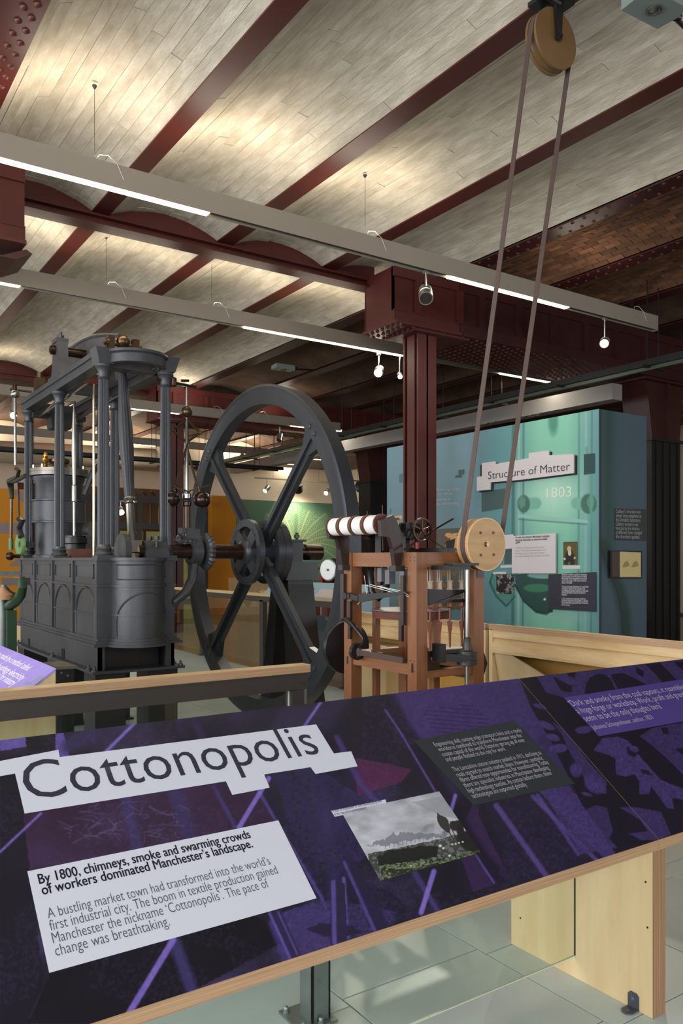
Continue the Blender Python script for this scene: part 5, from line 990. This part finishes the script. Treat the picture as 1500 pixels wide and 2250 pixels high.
MB().lathe((gxx, SY, gz0-.02), (0, 0, 1), [(0, .1), (.02, .105), (.04, .06), (.06, .05)], 32, flute=.12).box(gxx-.02, gxx+.10, SY-.06, SY+.06, gz0-.02, gz0+.10).lathe((gxx-.13, SY, gz0), (1, 0, 0), [(0, .005), (.03, .02), (.05, .05), (.06, .05)], 20).box(gxx-.06, gxx+.06, SY-.05, SY+.05, gz0+.06, gz0+.11).obj('governor_gearbox', IRON, G)
# green machine at the left edge
GR = mat('dark_machine_green', (34, 62, 40), .35, metal=.2)
a = P(14, 1330, X=1.55)
M = thing('green_machine', 'dark green iron machine partly seen at the left edge behind the beam engine', 'machine', (a.x, a.y, 0))
MB().cyl(P(4, 1310, X=1.55), (P(4, 1310, X=1.55).x, P(4, 1310, X=1.55).y, 0), .05, n=20).lathe(P(5, 1310, X=1.55), (0, 0, 1), [(0, .1), (.03, .11), (.05, .07), (.1, .03)], 16).obj('pillar', GALV, M)
MB().tube([P(x, y, X=1.6) for x, y in ((48, 1270), (50, 1290), (46, 1308), (34, 1322), (18, 1333), (10, 1345))], [.03, .035, .04, .045, .045, .04], 10).obj('curved_arm', GR, M)
b0 = P(20, 1340, X=1.6); b1 = P(20, 1342, X=1.6); MB().box(b0.x-.03, b0.x+.05, b0.y-.07, b0.y+.07, 0, b0.z).box(b0.x-.05, b0.x+.07, b0.y-.1, b0.y+.1, .55, .62).obj('body', GR, M, smooth=False)
b0 = P(5, 1268, X=1.6); b1 = P(44, 1286, X=1.6); MB().prism([P(4, 1269, X=1.6), P(50, 1270, X=1.6), P(50, 1286, X=1.6), P(4, 1286, X=1.6)], (.06, 0, 0)).obj('table', BLACK, M, smooth=False)
MB().lathe(P(5, 1312, X=1.5), (0, 0, 1), [(-.02, .09), (.02, .09), (.04, .06), (.08, .02)], 16).obj('handwheel', mat('pale_oak_knob', (170, 130, 96), .5), M)
T = thing('steel_handrail', 'grey steel handrail at the far left edge behind the green machine', 'handrail', (0.9, 11, 0))
a, b_ = P(-30, 1255, Y=11.0), P(62, 1257, Y=11.0); MB().box(a.x, b_.x, 11, 11.06, a.z-.06, a.z).box(b_.x-.06, b_.x, 11, 11.06, 0, a.z).box(a.x, a.x+.05, 11, 11.06, 0, a.z).obj('rail', GALV, T, smooth=False)
a, b_ = P(-30, 1268, Y=11.4), P(60, 1310, Y=11.4); MB().box(a.x, b_.x, 11.3, 11.34, 0, .75).obj('plywood_apron', PLY, T, smooth=False)
T = thing('console_case', 'black control case on the floor between lilac desk and engine base', 'case', tuple(P(140, 1500, Z=.3)))
a = P(124, 1471, Y=6.0); b_ = P(157, 1494, Y=6.0); MB().box(a.x, b_.x+.02, 6.0, 6.3, 0, a.z).obj('case_body', BLACK, T, smooth=False); MB().box(a.x-.01, b_.x+.03, 5.98, 6.32, a.z, a.z+.02).obj('case_top', mat('case_top_grey', (110, 106, 92), .5), T, smooth=False)
for px, py in ((148, 1484), (134, 1478)): q = P(px, py, Y=5.995); MB().cyl(q, q-Vector((0, .01, 0)), .008, n=10).obj('knob', BSTEEL, T)

# ================================================================= spinning frame
SX0, SX1, SY0, SY1, ST = 3.07, 3.60, 3.71, 4.47, 1.64
S = thing('spinning_frame', 'wooden spinning frame with cotton bobbins and iron gears in front of the red column', 'spinning machine', ((SX0+SX1)/2, 4.1, 0))
PW = .085
posts = {}
for x in (SX0, SX1-PW+.02):
    for y in (SY0, SY1-PW): posts[(x > 3.3, y > 4)] = MB().box(x, x+PW, y, y+PW, 0, ST).obj('post', OAK, S, smooth=False)
MB().box(SX0+.22, SX0+.26, SY1-.06, SY1-.02, 0, ST-.1).box(SX1-.1, SX1-.05, 4.05, 4.10, 0, ST-.1).obj('inner_post', OAK, S, smooth=False)
yo = {'y': mat('oiled_pine_rail_deep', (138, 90, 56), .42, var=.4, scale=3, bump=.1, st=(9, .8, 9), col2=(120, 76, 44))}
for z0, z1 in ((ST-.09, ST), (.90, .985)):
    MB().box(SX0+.012, SX0+.07, SY0+PW, SY1-PW, z0, z1).obj('side_rail', yo['y'], S, smooth=False); MB().box(SX1-.05, SX1+.005, SY0+PW, SY1-PW, z0, z1).obj('side_rail', yo['y'], S, smooth=False)
    MB().box(SX0+PW, SX1-PW+.02, SY0+.012, SY0+.07, z0-(.02 if z0 < 1 else 0), z1-(.06 if z0 < 1 else 0)).obj('front_rail', OAKX, S, smooth=False); MB().box(SX0+PW, SX1-PW+.02, SY1-.07, SY1-.012, z0, z1).obj('front_rail', OAKX, S, smooth=False)
MB().box(SX1-.04, SX1+.02, SY0-.004, SY0+.08, ST-.16, ST-.01).obj('corner_block', DWOOD, S, smooth=False)
for z in (.93, .99, ST-.05, ST-.03):
    for y in (SY0+.02, SY0+.055): MB().cyl((SX0, y, z), (SX0-.001, y, z), .004, n=8).obj('peg', BLACK, S)
for x, y, z0, z1 in ((SX0-.001, SY0+.03, .92, .975), (SX0-.001, SY1-.05, .90, .95)): MB().box(x, x+.002, y, y+.018, z0, z1).obj('mortise_wedge', BLACK, S, smooth=False)
MB().prism([(SX0+PW, SY0+.02, .90), (SX0+PW, SY0+.02, 1.10), (SX0+PW+.05, SY0+.02, .98), (SX0+PW+.14, SY0+.02, .93), (SX0+PW+.3, SY0+.02, .90)], (0, .05, 0)).obj('corner_bracket', DWOOD, S, smooth=False)
# creel: curved brackets and four bobbins
def brk(y0):
    pts = [(2.905, 1.83), (2.915, 1.735), (2.975, 1.73), (3.0, 1.66), (3.02, 1.53), (3.06, 1.53), (3.07, 1.62), (3.075, 1.74), (3.03, 1.83), (3.0, 1.865)]
    br_ = MB().prism([(x, y0, z) for x, z in pts], (0, .035, 0)).obj('creel_bracket', DWOOD, S, smooth=False)
    MB().box(3.01, 3.085, y0-.01, y0+.045, 1.525, 1.56).obj('iron_clasp', DGREY, br_, smooth=False)
ya, yb2 = P(838, 1150, X=2.95).y, P(730, 1150, X=2.95).y
brk(ya-.05); brk(yb2-.02)
nb = 4; L_ = (yb2-ya)/nb
for k in range(nb):
    y = ya+k*L_
    b_ = MB().lathe((2.955, y+.001, 1.81), (0, 1, 0), [(0, .064), (.012, .064), (.013, .045), (L_-.015, .045), (L_-.014, .064), (L_-.002, .064)], 32).obj('bobbin', REDWOOD, S)
    MB().lathe((2.955, y+.014, 1.81), (0, 1, 0), [(0, .046), (.003, .058), (L_-.035, .058), (L_-.030, .046)], 32).obj('cotton_winding', COTTON, b_)
MB().cyl((2.955, ya-.03, 1.81), (2.955, yb2, 1.81), .008).obj('creel_spindle', DGREY, S)
# top: iron gearing
gc = P(927, 1164, Y=3.80)
gwh = MB().ring((gc.x, gc.y-.006, gc.z), (0, 1, 0), .064, .074, .012, 36)
for k in range(5): t = k*2*math.pi/5+.3; gwh.bar(gc, gc+Vector((math.cos(t), 0, math.sin(t)))*.067, .007, .007, (0, 1, 0))
gwh.cyl(gc-Vector((0, .012, 0)), gc+Vector((0, .1, 0)), .011).obj('spoked_gear', DSTEEL, S)
for k in range(36): pass
MB().cyl((gc.x, 3.82, gc.z), (gc.x, 4.40, gc.z), .010).box(gc.x-.08, gc.x-.05, 3.86, 3.89, ST, gc.z+.03).box(gc.x-.085, gc.x+.03, 3.85, 3.90, gc.z-.02, gc.z+.04).box(gc.x-.03, gc.x+.01, 4.2, 4.24, ST, gc.z+.02).lathe((gc.x-.05, 3.84, gc.z-.03), (0, 1, 0), [(0, .035), (.03, .035)], 20, flute=.15).lathe((gc.x-.02, 3.88, gc.z+.02), (0, 1, 0), [(0, .03), (.2, .03)], 20, flute=.12).box(SX0+.02, SX1, 3.95, 3.99, ST, ST+.03).lathe((gc.x-.06, 4.25, gc.z), (0, 1, 0), [(0, .045), (.05, .045)], 20).box(SX0+.03, SX0+.1, 4.1, 4.16, ST, ST+.14).obj('roller_gearing', mat('greasy_black_iron', (32, 30, 30), .35, metal=.4), S)
MB().cyl(P(880, 1137, Y=3.95), P(845, 1140, Y=4.1), .012).cyl(P(870, 1150, Y=3.9), P(840, 1153, Y=4.2), .018).obj('fluted_roller', mat('brass_roller', (170, 140, 100), .35, metal=.6), S)
for a, b_ in (((888, 1208), (960, 1160)), ((960, 1160), (995, 1140))): MB().cyl(P(*a, Y=3.8), P(*b_, Y=3.8), .006).obj('hand_lever', DSTEEL, S)
for a, b_ in (((930, 1175), (975, 1205)), ((882, 1183), (910, 1208)), ((840, 1110), (841, 1210)), ((858, 1118), (857, 1150)), ((806, 1122), (807, 1135))): MB().cyl(P(*a, Y=3.95), P(*b_, Y=3.95), .0025, n=6).obj('wire_guide', DSTEEL, S)
q = P(985, 1212, Y=3.8); MB().tube([q, q+Vector((0, 0, .05)), q+Vector((-.012, 0, .065)), q+Vector((-.025, 0, .05))], .003, 6).obj('hook', BLACK, S)
MB().cyl(P(916, 1192, Y=3.79), P(916, 1206, Y=3.79), .012, n=12).obj('red_cord_bob', mat('dull_red_cord', (130, 44, 54), .6), S)
# weights under the top rail
for px, y_ in ((833, 1263), (850, 1268), (882, 1266)):
    q = P(px, y_, X=SX0+.08); MB().box(q.x, q.x+.05, q.y-.022, q.y+.022, q.z-.045, q.z+.045).cyl((q.x+.02, q.y, q.z), (q.x+.02, q.y, ST-.09), .004, n=6).obj('hanging_weight', mat('grey_lead_weight', (104, 104, 110), .5), S, smooth=False)
MB().tube([(SX0+.15, SY1-.3, ST-.12), (SX0+.16, SY1-.25, 1.40), (SX0+.14, SY1-.2, 1.34), (SX0+.12, SY1-.15, 1.38), (SX0+.13, SY1-.12, 1.5), (SX0+.15, SY1-.1, ST-.1)], .024, 10).obj('leather_loop', BLACK, S)
# iron lever arms on the left face
MB().bar((SX0-.03, SY1-.05, 1.36), (SX0-.03, SY1-.22, 1.345), .03, .035).bar((SX0-.03, SY1-.22, 1.345), (SX0-.02, SY0+.06, 1.40), .022, .055, (0, 0, 1), .02, .01).obj('lifter_arm', BLACK, S, smooth=False)
MB().cyl((SX0-.05, SY1-.08, 1.355), (SX0-.0, SY1-.08, 1.355), .022, n=14).cyl((SX0-.05, SY1-.12, 1.355), (SX0-.0, SY1-.12, 1.355), .014, n=14).obj('lever_pivot', BLACK, S)
MB().box(SX0-.025, SX0-.003, SY1-.03, SY1+.01, 1.2, 1.50).box(SX0-.02, SX0-.002, SY1-.10, SY1-.07, 1.07, 1.32).obj('guide_slat', DWOOD, S, smooth=False)
MB().box(SX0-.028, SX0-.004, SY0+.09, SY0+.12, 1.20, 1.50).box(SX0-.022, SX0-.004, SY0+.115, SY0+.145, 1.10, 1.26).obj('guide_slat', DWOOD, S, smooth=False)
MB().tube([(SX0-.03, SY1-.06, 1.20), (SX0-.03, SY1-.14, 1.17), (SX0-.03, SY1-.22, 1.12), (SX0-.03, SY1-.26, 1.09), (SX0-.03, SY1-.25, 1.05), (SX0-.03, SY1-.21, 1.03)], [.016, .016, .014, .008, .008, .008], 8).obj('cranked_lever', BLACK, S)
# threads
for a, b_ in (((805, 1286), (898, 1311)), ((830, 1288), (898, 1302)), ((812, 1284), (895, 1306)), ((800, 1265), (806, 1310)), ((806, 1310), (785, 1328))): MB().cyl(P(*a, X=SX0-.02), P(*b_, X=SX0-.01), .0018, n=5).obj('cotton_thread', COTTON, S)
# big dark drum and square shaft
dc = P(764, 1423, Y=4.60); MB().lathe((dc.x, dc.y, dc.z), (0, 1, 0), [(0, .02), (.001, .182), (.02, .186), (.04, .182), (.041, .02)], 48).obj('drum', BLACK, S)
dd = P(787, 1432, X=SX0-.03); MB().lathe((dd.x, dd.y, dd.z), (0, 1, 0), [(0, .01), (.001, .055), (.03, .055), (.031, .01)], 28).obj('small_pulley', BLACK, S)
MB().bar((dd.x, dd.y-.0, dd.z), (dd.x+.02, SY0+.10, dd.z-.01), .038, .038, (0, 0, 1), .034, .034).prism([(dd.x-.02, dd.y-.02, dd.z+.03), (dd.x-.02, dd.y-.02, dd.z-.03), (dd.x+.0, dd.y-.05, dd.z)], (.03, 0, 0)).obj('square_shaft', mat('worn_dark_shaft', (84, 66, 60), .4, metal=.4), S, smooth=False)
# round spindle table
tc = Vector((SX0+.30, SY0+.42, 1.215))
MB().lathe(tc, (0, 0, 1), [(0, .25), (.045, .26), (.05, .25)], 48, a0=0, a1=2*math.pi).obj('spindle_board', REDWOOD, S)
MB().lathe(tc+Vector((0, 0, .05)), (0, 0, 1), [(0, .26), (.006, .26)], 48).obj('board_top', mat('grey_worn_top', (110, 104, 104), .3), S)
MB().box(SX0+.10, SX1-.02, SY0+.10, SY0+.14, 1.325, 1.345).prism([(SX0+.09, SY0+.09, 1.30), (SX0+.09, SY0+.09, 1.42), (SX1-.03, SY0+.09, 1.395), (SX1-.03, SY0+.09, 1.40), (SX0+.25, SY0+.09, 1.33)], (0, .03, 0)).box(SX0+.10, SX1, SY0+.05, SY0+.08, 1.0, 1.035).box(SX0+.10, SX1, SY0+.10, SY0+.16, 1.395, 1.405).obj('spindle_rail', BLACK, S, smooth=False)
for px in (944, 965, 988, 1014):
    q = P(px, 1340, Y=SY0+.12)
    sp_ = MB().lathe((q.x, q.y, 1.04), (0, 0, 1), [(0, .006), (.1, .009), (.11, .012), (.165, .017), (.17, .006), (.25, .006), (.26, .02), (.30, .012), (.31, .006), (.36, .006)], 14).obj('spindle', mat('copper_brown_wood', (140, 84, 62), .4), S)
    MB().lathe((q.x, q.y, 1.405), (0, 0, 1), [(0, .02), (.005, .02), (.007, .016), (.05, .016), (.052, .021), (.058, .021), (.06, .006), (.13, .004)], 16).obj('spindle_bobbin', mat('cream_bobbin', (196, 176, 150), .6), sp_)
    MB().tube([(q.x-.018, q.y, 1.41), (q.x-.016, q.y, 1.53), (q.x-.0, q.y, 1.54), (q.x+.016, q.y, 1.53), (q.x+.018, q.y, 1.41)], .0022, 5).obj('flyer', GALV, sp_)
# steel driving shaft, collars, flat belt
sh = P(1026, 1300, Y=3.62); 
MB().cyl((sh.x, 3.62, 0), (sh.x, 3.62, 1.56), .0145, n=20).obj('driving_shaft', BSTEEL, S)
MB().box(sh.x-.15, sh.x+.06, 3.58, 3.66, 1.56, 1.575).box(sh.x-.2, sh.x+.01, 3.6, 3.72, 1.535, 1.56).obj('shaft_bracket', BLACK, S, smooth=False)
MB().lathe((sh.x, 3.62, .955), (0, 0, 1), [(0, .05), (.004, .062), (.03, .062), (.034, .058), (.06, .058), (.064, .062), (.088, .062), (.092, .03), (.16, .022), (.17, .016)], 36).obj('shaft_pulley', DGREY, S)
bl_ = MB().bar((sh.x-.02, 3.565, 1.0), (SX0+.15, 3.66, 1.01), .005, .045, (0, 0, 1)).bar((sh.x, 3.682, 1.0), (SX0+.15, 3.72, 1.01), .005, .045, (0, 0, 1)).obj('flat_belt', BLACK, S, smooth=False)
MB().box(SX0+.13, SX0+.17, 3.64, 3.72, .98, 1.09).obj('belt_guide', BLACK, S, smooth=False)
MB().cyl((SX1+.05, SY0+.1, ST-.72), (SX1+.05, SY1-.1, ST-.72), .10, n=8).obj('side_drum', BLACK, S)
MB().box(SX1-.02, SX1+.06, SY0+.1, SY0+.14, .95, 1.40).prism([(SX1+.01, SY0+.06, 1.0), (SX1+.01, SY0+.06, 1.38), (SX1+.055, SY0+.06, 1.33), (SX1+.055, SY0+.06, 1.10)], (0, .05, 0)).obj('side_guard', DWOOD, S, smooth=False)
# pulley on the frame
PY = 3.60; pc = P(1069, 1196, Y=PY); pr = .163
pl = MB().lathe((pc.x, PY, pc.z), (0, 1, 0), [(0, .01), (.0005, pr), (.022, pr), (.024, pr-.006), (.075, pr-.006), (.077, pr), (.095, pr), (.0955, .01)], 64).obj('plywood_pulley', DISC, S)
MB().ring((pc.x, PY-.0005, pc.z), (0, 1, 0), pr-.004, pr+.001, .004, 64).obj('pulley_rim', mat('pale_rim', (222, 188, 138), .4), pl)
MB().cyl((pc.x, PY-.012, pc.z), (pc.x, PY+.16, pc.z), .014, n=20).lathe((pc.x, PY-.004, pc.z), (0, 1, 0), [(0, .02), (.005, .02)], 24).obj('axle', mat('bronze_axle', (140, 110, 84), .3, metal=.85), pl)
for dx, dz in ((-.052, .07), (.055, .072), (-.05, -.066), (.058, -.064)): MB().cyl((pc.x+dx, PY-.003, pc.z+dz), (pc.x+dx, PY+.001, pc.z+dz), .009, n=12).obj('pulley_bolt', mat('dark_red_bolt', (66, 28, 34), .4), pl)
MB().box(pc.x-.03, pc.x+.03, PY+.095, SY0+.02, pc.z-.03, pc.z+.03).box(pc.x-.02, pc.x+.02, SY0, SY0+.05, ST-.08, pc.z+.02).obj('pulley_bearing', DWOOD, S, smooth=False)
# overhead pulley
uc = P(1222, 84, Y=PY); ur = .196
U = thing('overhead_pulley', 'round wooden pulley on a black iron bracket hung from the ceiling beam', 'pulley', tuple(uc))
up_ = MB().lathe((uc.x, PY+.0, uc.z), (0, 1, 0), [(0, .01), (.0005, ur), (.018, ur), (.02, ur-.008), (.072, ur-.008), (.074, ur), (.092, ur), (.0925, .01)], 64).obj('wooden_disc', DISC2, U)
MB().bar((uc.x, PY-.02, uc.z-.02), (uc.x, PY-.02, ZC-.03), .016, .035, (1, 0, 0), .016, .08).bar((uc.x, PY+.115, uc.z-.02), (uc.x, PY+.115, ZC-.03), .016, .035, (1, 0, 0)).box(uc.x-.12, uc.x+.12, PY-.05, PY+.14, ZC-.03, ZC-.001).obj('hanger_bracket', BLACK, U, smooth=False)
MB().cyl((uc.x, PY-.045, uc.z), (uc.x, PY+.13, uc.z), .014, n=16).lathe((uc.x, PY-.032, uc.z), (0, 1, 0), [(0, .012), (.003, .028), (.012, .028)], 20).obj('axle', BLACK, U)
MB().tube([(uc.x-.2, PY+.02, ZC-.05), (uc.x-.1, PY+.0, ZC-.03), (uc.x, PY-.03, ZC-.06)], .02, 8).ball((uc.x-.17, PY, ZC-.06), .03, 12, 8).obj('clamp', BLACK, U)
# belt around both pulleys
def tangent_belt():
    c0, c1 = Vector((pc.x, 0, pc.z)), Vector((uc.x, 0, uc.z)); r0, r1 = pr+.001, ur+.001; r0 -= .006; r1 -= .008
    d = c1-c0; L = d.length; u = d/L; n_ = Vector((-u.z, 0, u.x)); b_ = math.asin((r1-r0)/L)
    pts = []
    def dirv(s_): # normal towards the tangent point on side s_
        return n_*(s_*math.cos(b_))-u*math.sin(b_)
    nl, nr = dirv(1), dirv(-1)
    a0 = math.atan2(nl.z, nl.x); a1 = math.atan2(nr.z, nr.x)
    def arc(c, r, s0, s1, k=24):
        return [Vector((c.x+r*math.cos(s0+(s1-s0)*i/k), 0, c.z+r*math.sin(s0+(s1-s0)*i/k))) for i in range(k+1)]
    while a1 < a0: a1 += 2*math.pi
    low = arc(c0, r0, a0, a1)            # over the lower pulley, underneath
    hi = arc(c1, r1, a1, a0+2*math.pi)
    return low+hi
bp2 = tangent_belt(); yb0, yb1, th_ = PY+.026, PY+.066, .004
vs, fs = [], []; cen = [Vector((pc.x, 0, pc.z)), Vector((uc.x, 0, uc.z))]
for i, p in enumerate(bp2):
    c_ = cen[0] if i < 25 else cen[1]; o_ = (p-c_).normalized()*th_
    vs += [(p.x, yb0, p.z), (p.x, yb1, p.z), (p.x+o_.x, yb1, p.z+o_.z), (p.x+o_.x, yb0, p.z+o_.z)]
n_ = len(bp2)
for i in range(n_):
    j = (i+1) % n_
    for k in range(4): fs.append((i*4+k, i*4+(k+1) % 4, j*4+(k+1) % 4, j*4+k))
o = MB().add(vs, fs).obj('drive_belt', BELT); o['label'] = 'long brown leather belt running from the spinning frame up to the overhead pulley'; o['category'] = 'belt'
bpy.data.objects.remove(riv)
